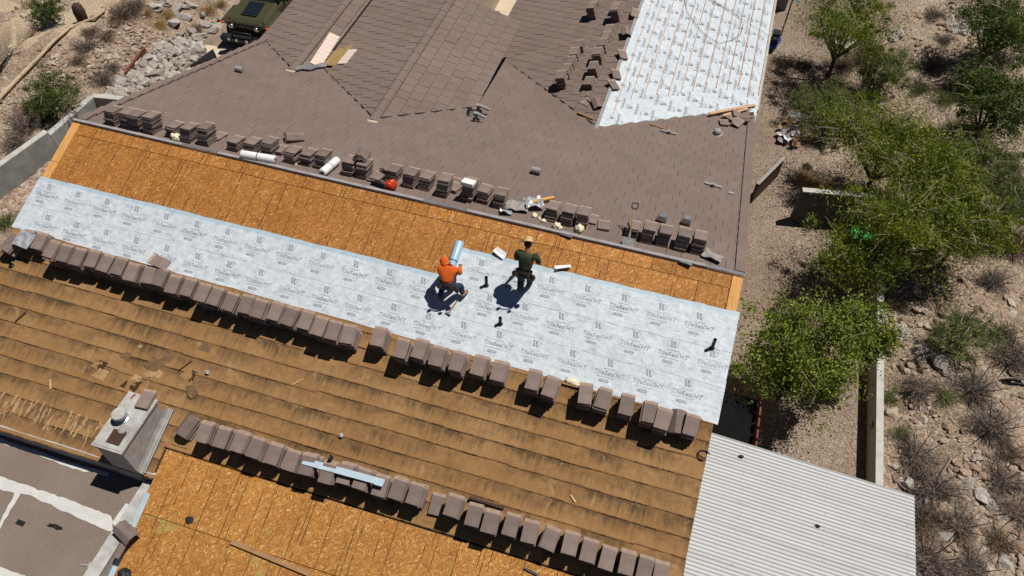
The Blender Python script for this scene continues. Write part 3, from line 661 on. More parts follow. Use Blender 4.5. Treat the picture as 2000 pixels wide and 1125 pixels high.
# torn flaps of felt near the lower left eave and the chimney
def scrap(pts, mat, h=0.02, name='torn_felt', parent=near_slope, curl=0.03):
    c_ = Vector((sum(p[0] for p in pts)/len(pts), sum(p[1] for p in pts)/len(pts), 0)); vs = [NP(c_.x, c_.y, h+0.01)]
    ring = []
    for i in range(len(pts)):
        a, d_ = pts[i], pts[(i+1) % len(pts)]
        for k in range(3):
            t = k/3; x = a[0]+(d_[0]-a[0])*t + random.gauss(0, 0.012); y = a[1]+(d_[1]-a[1])*t + random.gauss(0, 0.012); ring.append((x, y))
    vs += [NP(x, y, h + random.uniform(0, curl)) for x, y in ring]; n = len(ring)
    return mesh_obj(name, vs, [(0, i+1, (i+1) % n + 1) for i in range(n)], mat, parent)
for k in range(110):
    x = -13.8 + 4.4*random.random(); y = -5.95 - 0.25*random.random()
    w_ = random.uniform(0.02, 0.06); L = min(random.uniform(0.12, 0.40), y+6.54); sk = random.uniform(-0.05, 0.05)
    scrap([(x, y), (x+w_, y+0.02), (x+w_*0.6+sk, y-L), (x+sk, y-L*0.8)], random.choice(['torn_felt', 'torn_felt', 'dark_felt_scrap']), 0.016, 'felt_shred', near_slope, 0.008)
def pxscrap(pxs, mat, name='torn_felt'): scrap([tuple(near(*q)[:2]) for q in pxs], mat, 0.03, name)
pxscrap([(363, 757), (378, 752), (391, 768), (376, 783), (366, 771)], 'dark_felt_scrap')
for q in range(15):
    u, v = random.gauss(285, 45), random.gauss(718, 22); p = near(u, v); a = random.uniform(0.05, 0.22)
    scrap([(p[0]-a, p[1]-a*0.5), (p[0]+a*0.7, p[1]-a*0.6), (p[0]+a, p[1]+a*0.5), (p[0]-a*0.4, p[1]+a*0.7)], random.choice(['torn_felt', 'old_felt', 'dark_felt_scrap', 'torn_felt']), 0.014, 'felt_shred', near_slope, 0.008)
# vent pipes through the membrane
def pipe(u, v, h, parent=near_slope):
    p = near(u, v); bb = MB(); bb.lathe([(0.055, -0.02), (0.055, 0.035), (0.034, 0.05), (0.034, h), (0.031, h), (0.031, h-0.05)], 14, p, cap=True); return bb.build('vent_pipe', 'black_plastic', parent, False)
pipe(950, 559, 0.30); pipe(977, 634, 0.24); pipe(1390, 681, 0.32); pipe(24, 520, 0.12)

# ---------------- flat roof, lower left
ZF = RZ - 2.46
flat = slab('flat_roof', [(-17.5, -6.62, ZF), (-17.5, -12, ZF), (-8.42, -12, ZF), (-8.42, -6.62, ZF)], 0.25, 'flat_roof_cap_sheet')
b = MB(); b.prism([(-17.5, -6.66, ZF-0.1), (-8.3, -6.66, ZF-0.1), (-8.3, -6.66, ZF+0.40), (-17.5, -6.66, ZF+0.40)], (0, 0.10, 0)); b.build('wall', 'stucco_grey', house)
wall([(-17.4, -11.9), (-8.5, -11.9), (-8.5, -6.7), (-17.4, -6.7)], ZF-0.26)
def coating(pxs, z=ZF, amp=0.007):
    P = [atz(u, v, z) for u, v in pxs]; ring = []
    for i in range(len(P)):
        a, d_ = P[i], P[(i+1) % len(P)]; n = max(2, int(np.linalg.norm(d_-a)/0.09))
        for k in range(n):
            q = a + (d_-a)*k/n; ring.append((q[0]+random.gauss(0, amp), q[1]+random.gauss(0, amp)))
    bm = bmesh.new(); f = bm.faces.new([bm.verts.new((x, y, z+0.006)) for x, y in ring]); bmesh.ops.triangulate(bm, faces=[f])
    me = bpy.data.meshes.new('roof_coating'); bm.to_mesh(me); bm.free(); setm(me, 'white_roof_coating'); link(bpy.data.objects.new('roof_coating', me), flat)
coating([(-20, 850), (0, 856), (120, 897), (213, 924), (211, 930), (140, 915), (110, 903), (0, 864), (-20, 858)], amp=0.008)
coating([(-20, 926), (0, 931), (60, 951), (130, 974), (218, 1008), (222, 1040), (200, 1032), (130, 1002), (60, 968), (0, 957), (-20, 952)])
coating([(42, 962), (30, 962), (-20, 1060), (0, 1034)], ZF+0.003)
coating([(245, 983), (272, 993), (270, 1010), (252, 1030), (235, 1040), (218, 1020)], ZF+0.004)
coating([(278, 955), (300, 955), (296, 975), (280, 983), (270, 978)], ZF+0.004)
coating([(-20, 1100), (0, 1108), (50, 1125), (40, 1145), (-20, 1130)], ZF)
# parapet kerb between the flat roof and the stripped boards
b = MB(); b.box((-8.45, -9.55, ZF+0.02), (0.24, 5.75, 0.30)); b.build('parapet', 'stucco_grey', house)
b = MB(); b.box((-8.45, -9.6, ZF+0.18), (0.27, 5.80, 0.02)); b.build('parapet_cap', 'white_metal_cap', house)
o = mesh_obj('membrane_strip', [NP(-8.22, -6.95, 0.022), NP(-8.32, -6.95, 0.02), (-8.34, -6.95, ZF+0.2), NP(-8.22, -11, 0.022), NP(-8.32, -11, 0.02), (-8.34, -11, ZF-0.9)], [(0, 1, 4, 3), (1, 2, 5, 4)], 'membrane_selvage', near_slope)
# ---------------- chimney
zt = RZ - 1.14; CX0, CX1, CY0, CY1 = -9.22, -8.60, -6.70, -5.52
chim = MB(); chim.box(((CX0+CX1)/2, (CY0+CY1)/2, zt-1.1), (CX1-CX0-0.04, CY1-CY0-0.04, 2.2)); chimney = chim.build('chimney', 'stucco_grey', house)
bb = MB(); bb.box(((CX0+CX1)/2, (CY0+CY1)/2, zt), (CX1-CX0+0.02, CY1-CY0+0.02, 0.05)).box(((CX0+CX1)/2, (CY0+CY1)/2, zt+0.03), (CX1-CX0-0.05, CY1-CY0-0.05, 0.02)); bb.build('chimney_top', 'white_metal_cap', chimney)
def CT_(u, v, h=0.0): return Vector(atz(u, v, zt+0.04+h))
p = CT_(239, 818); bb = MB(); bb.lathe([(0.13, 0), (0.13, 0.03), (0.085, 0.05), (0.085, 0.13)], 18, p); bb.build('flue_pipe', 'galvanised', chimney)
bb = MB(); bb.lathe([(0.10, 0.13), (0.135, 0.14), (0.135, 0.20), (0.125, 0.215), (0.02, 0.225)], 22, p); bb.build('flue_cap', 'white_metal_cap', chimney)
p = CT_(240, 843); bb = MB(); bb.lathe([(0.135, 0), (0.135, 0.012), (0.075, 0.02), (0.07, 0.055), (0.02, 0.075)], 20, p); bb.build('flue_cover', 'cement_board', chimney)
# wedge flashing pan at the foot of the chimney's lit side
b = MB(); yy0, yy1 = CY0+0.02, CY1+0.1
b.prism([(CX1-0.01, yy0, RZ+S*yy0+0.02), (CX1+0.10, yy0, RZ+S*yy0+0.02), (CX1+0.10, yy0, RZ+S*yy0+0.05), (CX1+0.02, yy0, RZ+S*yy0+0.08), (CX1-0.01, yy0, RZ+S*yy0+0.16)], (0, yy1-yy0, S*(yy1-yy0))); b.build('side_flashing', 'cement_board', chimney)
b = MB(); b.tube([NP(CX1+0.10, CY0+0.05, 0.06), NP(CX1+0.10, CY1+0.1, 0.06)], 0.025, 8); b.build('flashing_roll', 'galvanised', chimney)
# ---------------- far white-membrane slope with laths
g3x, g3y, g3z = GAB[3]
def G3(x, y, h=0): return (x, y, RZ + g3z - SL['3R']*(x-g3x) + h)
def G3s(y, x, h): return G3(x, y, h)
for i in range(5):
    xa = g3x + 0.0 + i*0.86; xb = min(xa + 0.95, 1.82)
    vs = []; fs = []; n = 40; y0 = g3y - 0.25 + max(0, (xa-g3x)*0.8) - 0.5
    for k in range(n+1):
        y = y0 + (20-y0)*k/n
        for t in (0, 0.5, 1): vs.append(G3(xa+(xb-xa)*t, y, 0.008 + (5-i)*0.003 + 0.004*math.sin(y*3+t*4)))
    for k in range(n):
        for t in range(2): fs.append((k*3+t, k*3+t+1, (k+1)*3+t+1, (k+1)*3+t))
    st = mesh_obj('membrane_strip', vs, fs, 'white_membrane', s3r, True)
    ang = math.atan(SL['3R'])
    for off, dy in ((0.30, 0.0), (0.70, 0.38)):
        y = g3y + (xa+off-g3x)*0.86 + 0.35 + dy
        while y < 17.5 and xa+off < 1.65:
            o = link(bpy.data.objects.new('printed_mark', PMF), st); o.scale = (0.85, 0.85, 1); o.location = G3(xa+off, y, 0.034); o.rotation_euler = (Matrix.Rotation(ang, 3, 'Y') @ Matrix.Rotation(math.pi/2, 3, 'Z')).to_euler(); y += 0.757
bm_ = None
for i in range(13):
    x = g3x + 0.30 + i*0.325
    y0 = g3y + (x-g3x)*0.87 + (1.15 if i > 0 else 0.6) - (0.55 if i > 10 else 0) + random.uniform(-0.1, 0.1)
    bb = MB(); bb.box((0, (20-y0)/2, 0.008), (0.021, 20-y0, 0.014)); o = bb.build('roof_lath', 'batten_wood', s3r); o.location = G3(x, y0, 0.032); o.rotation_euler = (0, math.atan(SL['3R']), random.gauss(0, 0.002))
b = MB(); b.box((0, 7, 0), (0.10, 14.4, 0.02)); o = b.build('ridge_strip', 'cement_board', house); o.location = (g3x, g3y+0.1, RZ+g3z+0.045)
# eave drip edge and exposed corner
b = MB(); b.box((1.84, 14.6, RZ + g3z - SL['3R']*4.24 - 0.03), (0.04, 10.8, 0.10)); b.build('eave_trim', 'white_metal_cap', house)
for a, c_, w_ in (((1385, 222), (1475, 205), 0.10), ((1412, 226), (1460, 212), 0.09)):
    A, B = Vector(far(*a, 0.13)), Vector(far(*c_, 0.10)); bb = MB(); d_ = B-A; bb.box((d_.length/2, 0, 0), (d_.length, w_, 0.03)); o = bb.build('valley_board', 'batten_wood', house); o.location = A; o.rotation_euler = d_.to_track_quat('X', 'Z').to_euler()
# roof vents on the far slope
def fvent(u, v, h, kind):
    p = Vector(far(u, v, 0.03)); bb = MB()
    if kind == 'pipe': bb.box(p, (0.30, 0.30, 0.01), (-TILT, 0, 0)).lathe([(0.075, -0.03), (0.07, h), (0.06, h)], 16, p)
    elif kind == 'dome': bb.lathe([(0.16, -0.04), (0.16, 0.03), (0.11, 0.05), (0.11, 0.11), (0.085, 0.15), (0.03, 0.17)], 20, p)
    else: bb.tube([p+Vector((-0.11, 0, 0.09)), p+Vector((0.11, -0.01, 0.09))], 0.075, 14).box(p+Vector((0, 0, 0.02)), (0.16, 0.12, 0.10))
    return bb
fvent(469, 140, 0.2, 'h').build('roof_vent', 'cement_board', far_slope, False)
fvent(1047, 338, 0.2, 'h').build('roof_vent', 'cement_board', far_slope, False)
fvent(1400, 262, 0.2, 'dome').build('roof_vent', 'cement_board', far_slope, False)
for u, v, L in ((935, 218, 0.30), (930, 234, 0.24)):
    p = Vector(far(u, v, 0.06)); bb = MB(); bb.lathe([(0.10, 0), (0.09, 0.06), (0.055, 0.07), (0.055, 0.24)], 16, p).tube([p+Vector((0, 0, 0.22)), p+Vector((L, 0.02, 0.12))], [0.05, 0.04], 12); bb.build('roof_vent', 'cement_board', far_slope, False)
p = Vector(far(920, 222, 0.04)); bb = MB(); bb.add([p+Vector(q) for q in ((-0.16, 0.22, 0.03), (0.12, 0.10, 0.05), (0.04, -0.22, 0.02), (-0.05, -0.28, 0.02), (-0.02, 0.0, 0.08))], [(0, 4, 1), (1, 4, 2), (2, 4, 3), (3, 4, 0)]); bb.build('vent_flashing', 'black_plastic', far_slope)
for u, v in ((1393, 361), (1428, 377), (1307, 258)):
    p = Vector(far(u, v, 0.045)); bb = MB(); bb.box(p, (0.42 if u != 1428 else 0.12, 0.10, 0.02), (-TILT, 0, -0.1)); 
    if u != 1428: bb.lathe([(0.05, 0), (0.045, 0.09)], 12, p+Vector((0, -0.05, 0)))
    bb.build('roof_vent', 'cement_board', far_slope)
# ------------------------------------------------------------ stacks of loose tiles
ORD = ['first', 'second', 'third', 'fourth', 'fifth', 'sixth', 'seventh', 'eighth', 'ninth', 'tenth', 'eleventh', 'twelfth', 'thirteenth', 'fourteenth', 'fifteenth', 'sixteenth', 'seventeenth', 'eighteenth', 'nineteenth', 'twentieth']
ORD += ['twenty-'+o for o in ORD[:9]] + ['thirtieth'] + ['thirty-'+o for o in ORD[:9]] + ['fortieth']
LW, LL, LT = 0.255, 0.400, 0.030
def loose_mesh():
    bb = MB(); y0, y1, y2 = -LL/2, LL/2-0.055, LL/2; x = LW/2
    for a, c_, mi, zt_ in ((y0, y1, 0, LT), (y1, y2, 1, LT*0.86)):
        vs = [(-x, a, 0), (x, a, 0), (x, c_, 0), (-x, c_, 0), (-x, a, zt_), (x, a, zt_), (x, c_, zt_), (-x, c_, zt_)]
        bb.add(vs, [(3, 2, 1, 0), (4, 5, 6, 7), (0, 1, 5, 4), (1, 2, 6, 5), (2, 3, 7, 6), (3, 0, 4, 7)], mi)
    o = bb.build('loose_tile', ['stacked_tile_concrete', 'stacked_tile_headlap']); me = o.data; bpy.data.objects.remove(o); return me
LTM = loose_mesh()
def vcap_mesh():
    bb = MB(); w_ = 0.15; L = 0.42; pr = [(-w_, 0.0), (-w_*0.35, 0.085), (w_*0.35, 0.085), (w_, 0.0)]
    vs = [(a, -L/2, z) for a, z in pr] + [(a*0.93, L/2, z) for a, z in pr]; vs += [(a, y, z-0.022) for a, y, z in vs]
    bb.add(vs, [(0, 1, 5, 4), (1, 2, 6, 5), (2, 3, 7, 6), (8, 12, 13, 9), (9, 13, 14, 10), (10, 14, 15, 11), (0, 8, 9, 1), (1, 9, 10, 2), (2, 10, 11, 3), (0, 4, 12, 8), (3, 11, 15, 7), (4, 5, 13, 12), (5, 6, 14, 13), (6, 7, 15, 14)])
    o = bb.build('cap_tile', 'stacked_tile_concrete'); me = o.data; bpy.data.objects.remove(o); return me
VCM = vcap_mesh()
def stack(loc, rot, n, label, group, me=LTM, th=LT, jit=0.008, name='tile_stack', lean=0.0):
    e = empty(name, loc, rot, label, 'tile stack', group)
    dx = dy = 0.0
    for k in range(n):
        o = link(bpy.data.objects.new('loose_tile' if me is LTM else 'cap_tile', me), e)
        o.location = (random.gauss(0, jit) + lean*k, random.gauss(0, jit*1.3), k*(th+0.008) + 0.008); o.rotation_euler = (random.gauss(0, 0.003), random.gauss(0, 0.003), random.gauss(0, 0.016))
        o.scale = (1, 1, 1)
    return e
NR = (TILT, 0, 0); FR = (-TILT, 0, 0)
row1 = [(110, 472), (134, 478), (159, 486), (187, 490), (214, 498), (240, 504), (266, 511), (298, 520), (320, 525), (345, 537), (374, 545), (404, 553), (428, 561), (457, 572), (488, 575), (515, 583), (545, 592), (574, 600), (603, 610), (632, 617), (657, 627), (685, 635), (745, 640), (790, 660), (825, 665), (861, 675), (898, 685), (942, 695), (980, 705), (1045, 725), (1080, 735), (1145, 752), (1182, 761), (1227, 772), (1270, 785), (1300, 797)]
row2 = [(407, 825), (440, 835), (478, 845), (508, 855), (542, 868), (577, 880), (608, 885), (647, 900), (682, 905), (714, 915), (750, 930), (784, 935), (818, 945), (892, 968), (930, 985), (963, 995), (1003, 1005), (1040, 1018), (1080, 1030), (1118, 1040), (1155, 1055), (1192, 1068), (1230, 1075), (1265, 1088)]
for i, (u, v) in enumerate(row1):
    n = random.choice([12, 12, 13, 14]) if i != 10 else 10
    p = near(u, v+4, n*0.038); h = n*0.038
    stack(NP(p[0], p[1]-0.02, 0.012), (TILT, 0, random.gauss(0, 0.045)), n, f'{ORD[i]} flat tile stack from the left in the row along the white membrane edge', 'tile stacks below the white membrane')
for i, (u, v) in enumerate(row2):
    n = random.choice([12, 12, 13, 14]); p = near(u, v+2, n*0.038)
    stack(NP(p[0], p[1]-0.03, 0.012), (TILT, 0, random.gauss(0, 0.035)), n, f'{ORD[i]} flat tile stack from the chimney in the lower row on brown felt', 'tile stacks in the lower row')
p = near(855, 982, 0.06); stack(NP(p[0], p[1], 0.012), (TILT, 0, 0.05), 2, 'low pile of two tiles in the gap of the lower row', 'tile stacks in the lower row')
# angled cap tiles at row ends
for u, v, n, rz, lab in ((1326, 815, 6, 0.1, 'nested angled cap tiles near the right end of the membrane row'), (30, 470, 7, -0.25, 'nested angled cap tiles at the far left end of the membrane row'), (372, 822, 5, -0.3, 'nested angled cap tiles beside the chimney, first of the lower row')):
    p = near(u, v, 0.2); stack(NP(p[0], p[1]-0.05, 0.03), (TILT, 0, rz), n, lab, 'cap tile piles', VCM, 0.033, 0.01, 'cap_tile_stack')
p = near(1352, 820, 0.38); stack(NP(p[0], p[1], 0.012), (TILT, 0, 0.0), 10, 'last narrow tile stack at the right end of the membrane row', 'tile stacks below the white membrane')
p = near(88, 468, 0.24); stack(NP(p[0], p[1]-0.02, 0.012), (TILT, 0, 0.03), 9, 'tile stack next to the foil sheet at the left end of the membrane row', 'tile stacks below the white membrane')
p = near(60, 462, 0.22); stack(NP(p[0], p[1]-0.02, 0.012), (TILT, 0, 0.0), 8, 'tile stack hidden under the crumpled foil sheet at the left row end', 'tile stacks below the white membrane')
p = near(1292, 1108, 0.25); stack(NP(p[0], p[1]-0.03, 0.012), (TILT, 0, 0.05), 9, 'rightmost tile stack of the lower row, at the bottom picture edge', 'tile stacks in the lower row')
# one tile lying across two stacks
p = near(318, 528, 0.30); e = stack(NP(p[0]-0.05, p[1]+0.06, 0.46), (TILT, 0, 1.50), 1, 'single tile laid crosswise over the stacks left of centre', 'single loose tiles'); e.name = 'loose_roof_tile'
farrow = [(213, 236, 11), (240, 242, 12), (262, 245, 12), (287, 250, 13), (335, 262, 9), (362, 268, 11), (395, 272, 13), (455, 289, 8), (487, 294, 9), (520, 297, 11), (566, 312, 9), (597, 316, 9), (625, 321, 11), (678, 334, 11), (705, 340, 11), (764, 348, 9), (797, 358, 11), (828, 364, 10), (862, 374, 13), (912, 382, 13), (942, 390, 10), (973, 398, 11), (1076, 424, 10), (1106, 431, 11), (1135, 436, 11), (1232, 458, 8), (1264, 466, 11), (1294, 472, 11), (1330, 480, 12), (1362, 486, 12)]
for i, (u, v, n) in enumerate(farrow):
    n -= 2; h = n*0.038; p = far(u, v-2, h*0.5)
    stack(FP(p[0], max(0.36, p[1]+0.12), 0.03), (-TILT, 0, random.gauss(0, 0.03)), n, f'{ORD[i]} tile stack from the left along the stripped ridge, on the brown tiles', 'tile stacks along the main ridge', lean=0.002)
for i, (u, v, n) in enumerate(((568, 272, 3), (703, 312, 3), (758, 338, 3))):
    p = far(u, v, 0.1 if i != 1 else 0.40); stack(FP(p[0], p[1]+0.1, 0.05 if i != 1 else 0.38), (-TILT, 0, (-0.9, 0.15, -0.5)[i]), n, ('angled cap tiles lying behind the third group of ridge stacks', 'peaked cap tiles crowning a ridge stack beside the upright roll', 'angled cap tiles leaning beside the leaf blower')[i], 'cap tile piles', VCM, 0.033, 0.01, 'cap_tile_stack')
for i, (u, v, n) in enumerate(((425, 268, 1), (545, 297, 2), (735, 350, 2), (885, 358, 1), (887, 371, 2), (1155, 432, 1), (1180, 444, 1))):
    p = far(u, v, 0.03); e = stack(FP(p[0], p[1]+0.05, 0.034), (-TILT, 0, random.uniform(-0.2, 0.2)), n, ('loose tile right of the second ridge stack group', 'loose tiles beside the white roll lying along the ridge', 'loose tiles right of the peaked stack', 'loose tile behind the stack right of the leaf blower', 'pair of loose tiles right of the blower stacks', 'loose tile upslope between debris and shovel', 'broken loose tile left of the shovel')[i], 'single loose tiles'); e.name = 'loose_roof_tile'
k3 = SL['3L']
def P3L(x, y, h=0): return (x, y, RZ + g3z - k3*abs(x-g3x) + h)
c1 = [(-3.05, 7.55, 3), (-3.05, 8.14, 6), (-3.06, 8.80, 7), (-3.05, 9.34, 6), (-3.04, 9.80, 5), (-3.05, 10.22, 4), (-3.02, 11.1, 9), (-3.1, 11.6, 4)]
c2 = [(-3.85, 7.62, 9), (-3.84, 8.10, 6), (-3.82, 8.55, 5), (-3.82, 9.01, 5), (-3.77, 9.47, 4), (-3.82, 11.35, 9), (-3.85, 11.95, 5), (-3.2, 12.6, 6)]
for col, nm in ((c1, 'column beside the far membrane'), (c2, 'outer column left of the far membrane')):
    for i, (x, y, n) in enumerate(col):
        n += 2
        stack(P3L(x, y, 0.035), (0, -math.atan(k3), random.gauss(0, 0.05)), n, f'{ORD[i]} tile stack from below in the {nm}', 'tile stacks beside the far membrane')
# loose tiles thrown on the far membrane
tk = math.atan(SL['3R'])
for i, (u, v, rz) in enumerate(((1240, 26, 0.1), (1216, 107, 0.5), (1202, 145, 0.45), (1197, 166, 0.7))):
    q = onplane(u, v, (SL['3R'], 0, 1), RZ+g3z+SL['3R']*g3x+0.06); e = stack(tuple(q), (0.12, tk, rz), 1, ('brown tile lying over the upper edge of the far membrane', 'tilted brown tile with a hole on the far membrane, upper one', 'tilted brown tile with a hole on the far membrane, middle one', 'broken brown tile on the far membrane, lowest of the three')[i], 'tiles on the far membrane'); e.name = 'loose_roof_tile'
q = onplane(1223, 63, (SL['3R'], 0, 1), RZ+g3z+SL['3R']*g3x+0.06); stack(tuple(q), (0, tk, 0.3), 1, 'rounded cap tile lying on the far membrane', 'cap tile piles', VCM, 0.03, 0, 'cap_tile')
q = P3L(-2.62, 6.6, 0.06); stack(q, (0, 0.1, 0.5), 1, 'cap tile lying where the far ridge meets the main slope', 'cap tile piles', VCM, 0.03, 0, 'cap_tile')

# ------------------------------------------------------------ small things on the roofs
def thing(mb, name, mats, label, cat, group=None, smooth=False): return tag(mb.build(name, mats, None, smooth), label, cat, group)
def roll(name, a, c_, r, mats, label, core='corner'):
    A, B = Vector(a), Vector(c_); ax = (B-A).normalized(); e = empty(name, A, (0, 0, 0), label, 'membrane roll')
    L = (B-A).length; bb = MB(); bb.lathe([(r*0.45, -0.001), (r*0.97, 0), (r, 0.012), (r, L-0.012), (r*0.97, L), (r*0.45, L+0.001)], 22, (0, 0, 0), axis=ax, cap=False); bb.build('wound_sheet', mats, e, True)
    bb = MB(); bb.lathe([(r*0.45, 0.01), (r*0.45, L-0.01)], 16, (0, 0, 0), axis=ax, cap=False); bb.lathe([(r*0.4, 0.03), (r*0.4, L-0.03)], 14, (0, 0, 0), axis=ax); bb.build('core', 'cardboard', e)
    bb = MB(); bb.lathe([(r*1.012, L*0.48), (r*1.012, L*0.505)], 22, (0, 0, 0), axis=ax, cap=False); bb.build('strap', 'black_plastic', e); return e
roll('membrane_roll', far(472, 301, 0.14), far(537, 312, 0.14), 0.095, 'white_plastic', 'white roll of membrane lying along the stripped ridge')
roll('membrane_roll', far(629, 338, 0.12), far(658, 313, 0.14), 0.095, 'white_plastic', 'white roll of membrane lying up the slope between tile stacks')
A_, B_ = NP(-4.04, -0.74, 0.11), NP(-4.04, -1.62, 0.11)
roll('membrane_roll', A_, B_, 0.095, 'blue_release_film', 'pale blue membrane roll being unrolled by the orange worker')
# leaf blower
p = Vector(far(765, 360, 0.14)); e = empty('leaf_blower', p - Vector((0, 0, 0.14)), label='orange leaf blower with black nozzle lying below the ridge stacks', cat='leaf blower')
bb = MB(); bb.blob((0, 0, 0.14), (0.13, 0.12, 0.15), 3, 0.15, 1.5, 3).lathe([(0.11, -0.05), (0.125, 0), (0.11, 0.05)], 20, (-0.03, -0.08, 0.14), axis=(0, 1, 0)); bb.build('motor_housing', 'blower_orange', e, True)
bb = MB(); bb.tube([(-0.08, -0.05, 0.13), (-0.25, -0.04, 0.12), (-0.48, -0.02, 0.09)], [0.055, 0.05, 0.035], 12); bb.build('nozzle', 'black_plastic', e, True)
bb = MB(); bb.tube([(0.08, 0.06, 0.22), (0.0, 0.03, 0.30), (-0.09, 0.0, 0.27)], 0.017, 8); bb.build('handle', 'black_plastic', e, True)
# shovel leaning against the ridge stacks
b0 = Vector(far(1226, 478, 0.06)); b1 = Vector(far(1240, 404, 0.62)); e = empty('shovel', b0, label='square shovel with D handle leaning against the ridge stacks', cat='shovel'); d_ = b1-b0
bb = MB(); bb.tube([d_*0.16, d_*0.93], 0.018, 10); bb.build('shaft', 'old_plank', e, True)
dn = d_.normalized(); sd = Vector((1, 0, 0)); bb = MB()
bb.add([sd*x+dn*y+Vector((0, -0.01, 0))+Vector((0, 0, z)) for x, y, z in ((-.11, -.12, 0), (.11, -.12, 0), (.12, .16, .0), (-.12, .16, .0), (-.11, -.12, .012), (.11, -.12, .012), (.12, .16, .012), (-.12, .16, .012))], [(3, 2, 1, 0), (4, 5, 6, 7), (0, 1, 5, 4), (1, 2, 6, 5), (2, 3, 7, 6), (3, 0, 4, 7)]); bb.tube([dn*0.12, dn*0.3], [0.03, 0.02], 8); bb.build('blade', 'lead_grey', e)
bb = MB(); t = d_*0.92; bb.tube([t, t+dn*0.05+sd*0.06, t+dn*0.15+sd*0.065, t+dn*0.15-sd*0.065, t+dn*0.05-sd*0.06, t], 0.016, 8); bb.build('grip', 'black_plastic', e, True)
# white box on a stack
p = Vector(far(915, 357, 0.51)); bb = MB(); bb.box(p, (0.28, 0.24, 0.07), (-TILT, 0, -0.05)).box(p+Vector((0, 0, 0.04)), (0.26, 0.22, 0.015), (-TILT, 0, -0.05)); thing(bb, 'white_box', 'white_plastic', 'white box standing on a ridge stack right of the leaf blower', 'box')
# foam lumps
for i, (u, v, r, lab) in enumerate(((343, 268, 0.10, 'cream foam lump in front of the second ridge stack group'), (1044, 421, 0.06, 'small cream foam piece below the crumpled foil'), (1062, 432, 0.05, 'round cream foam piece between foil and stacks, right one'), (1054, 427, 0.045, 'round cream foam piece between foil and stacks, left one'), (1088, 442, 0.085, 'lumpy cream foam pair in front of the stacks right of the foil'), (1131, 447, 0.095, 'cone shaped cream foam lump nearest the ridge board'), (578, 322, 0.03, 'tiny white ball before the ridge stacks'))):
    p = far(u, v, r*0.8); bb = MB(); bb.blob(p, r, 3, 0.45, 2.2, i+1)
    if i in (0, 4): bb.blob((p[0]+r*0.7, p[1]-r*0.2, p[2]-r*0.15), r*0.65, 3, 0.4, 2.5, i+9)
    thing(bb, 'foam_lump', 'foam_cream', lab, 'foam lump', None, True)
p = near(1125, 747, 0.05)
for i, (du, lab) in enumerate(((0, 'long cream foam strip under the right membrane edge'),)):
    bb = MB(); bb.blob(near(1118, 746, 0.05), (0.16, 0.07, 0.06), 3, 0.5, 3, 4); thing(bb, 'foam_lump', 'foam_cream', lab, 'foam lump', None, True)
# crumpled foil sheets
def crumple(c_, w_, l_, mats, name, label, cat, tilt=0.0, amp=0.07, seed=1, rz=0.0, n=9):
    vs = []; fs = []
    for j in range(n+1):
        for i in range(n+1):
            x, y = (i/n-0.5)*w_, (j/n-0.5)*l_; q = Vector((x, y, 0)); q.z = amp*(0.7 + 1.2*mnoise.noise(Vector((x*7+seed, y*7, seed*2.1)))) ; q.x += 0.25*amp*mnoise.noise(Vector((x*9, y*9, seed+5))); q = Matrix.Rotation(rz, 3, 'Z') @ q
            vs.append(Vector(c_) + Matrix.Rotation(tilt, 3, 'X') @ q)
    for j in range(n):
        for i in range(n): fs.append((j*(n+1)+i, j*(n+1)+i+1, (j+1)*(n+1)+i+1, (j+1)*(n+1)+i))
    return tag(mesh_obj(name, vs, fs, mats), label, cat)
crumple(far(1042, 399, 0.10), 0.42, 0.42, 'crumpled_foil', 'foil_sheet', 'crumpled silver blue foil sheet on the debris heap by the ridge', 'foil', -TILT, 0.10, 3, 0.5)
crumple(far(1010, 405, 0.06), 0.50, 0.42, 'cement_board', 'torn_sheet', 'torn grey flashing sheet with pipe stub in the ridge debris', 'flashing', -TILT, 0.07, 5, 0.2)
crumple(far(988, 415, 0.05), 0.26, 0.2, 'crumpled_foil', 'foil_scrap', 'small silver foil scrap left of the torn grey flashing', 'foil', -TILT, 0.07, 8, 0.4)
crumple(near(48, 468, 0.38), 0.42, 0.36, 'crumpled_foil', 'foil_sheet', 'silver foil sheet lying over the leftmost tile stacks', 'foil', TILT, 0.03, 11, -0.1)
crumple(far(1392, 503, 0.05), 0.42, 0.30, 'cement_board', 'torn_sheet', 'torn grey flashing with pipe stub near the right end of the ridge', 'flashing', -TILT, 0.06, 15, -0.35)
crumple(far(1108, 457, 0.04), 0.26, 0.18, 'lead_grey', 'lead_sheet', 'square grey flashing plate with a hole by the ridge board', 'flashing', -TILT, 0.01, 17, -0.15, 3)
crumple(far(1340, 513, 0.04), 0.26, 0.14, 'galvanised', 'metal_plate', 'small bent metal plate on the ridge board below the right stacks', 'flashing', -TILT, 0.02, 18, -0.2, 3)
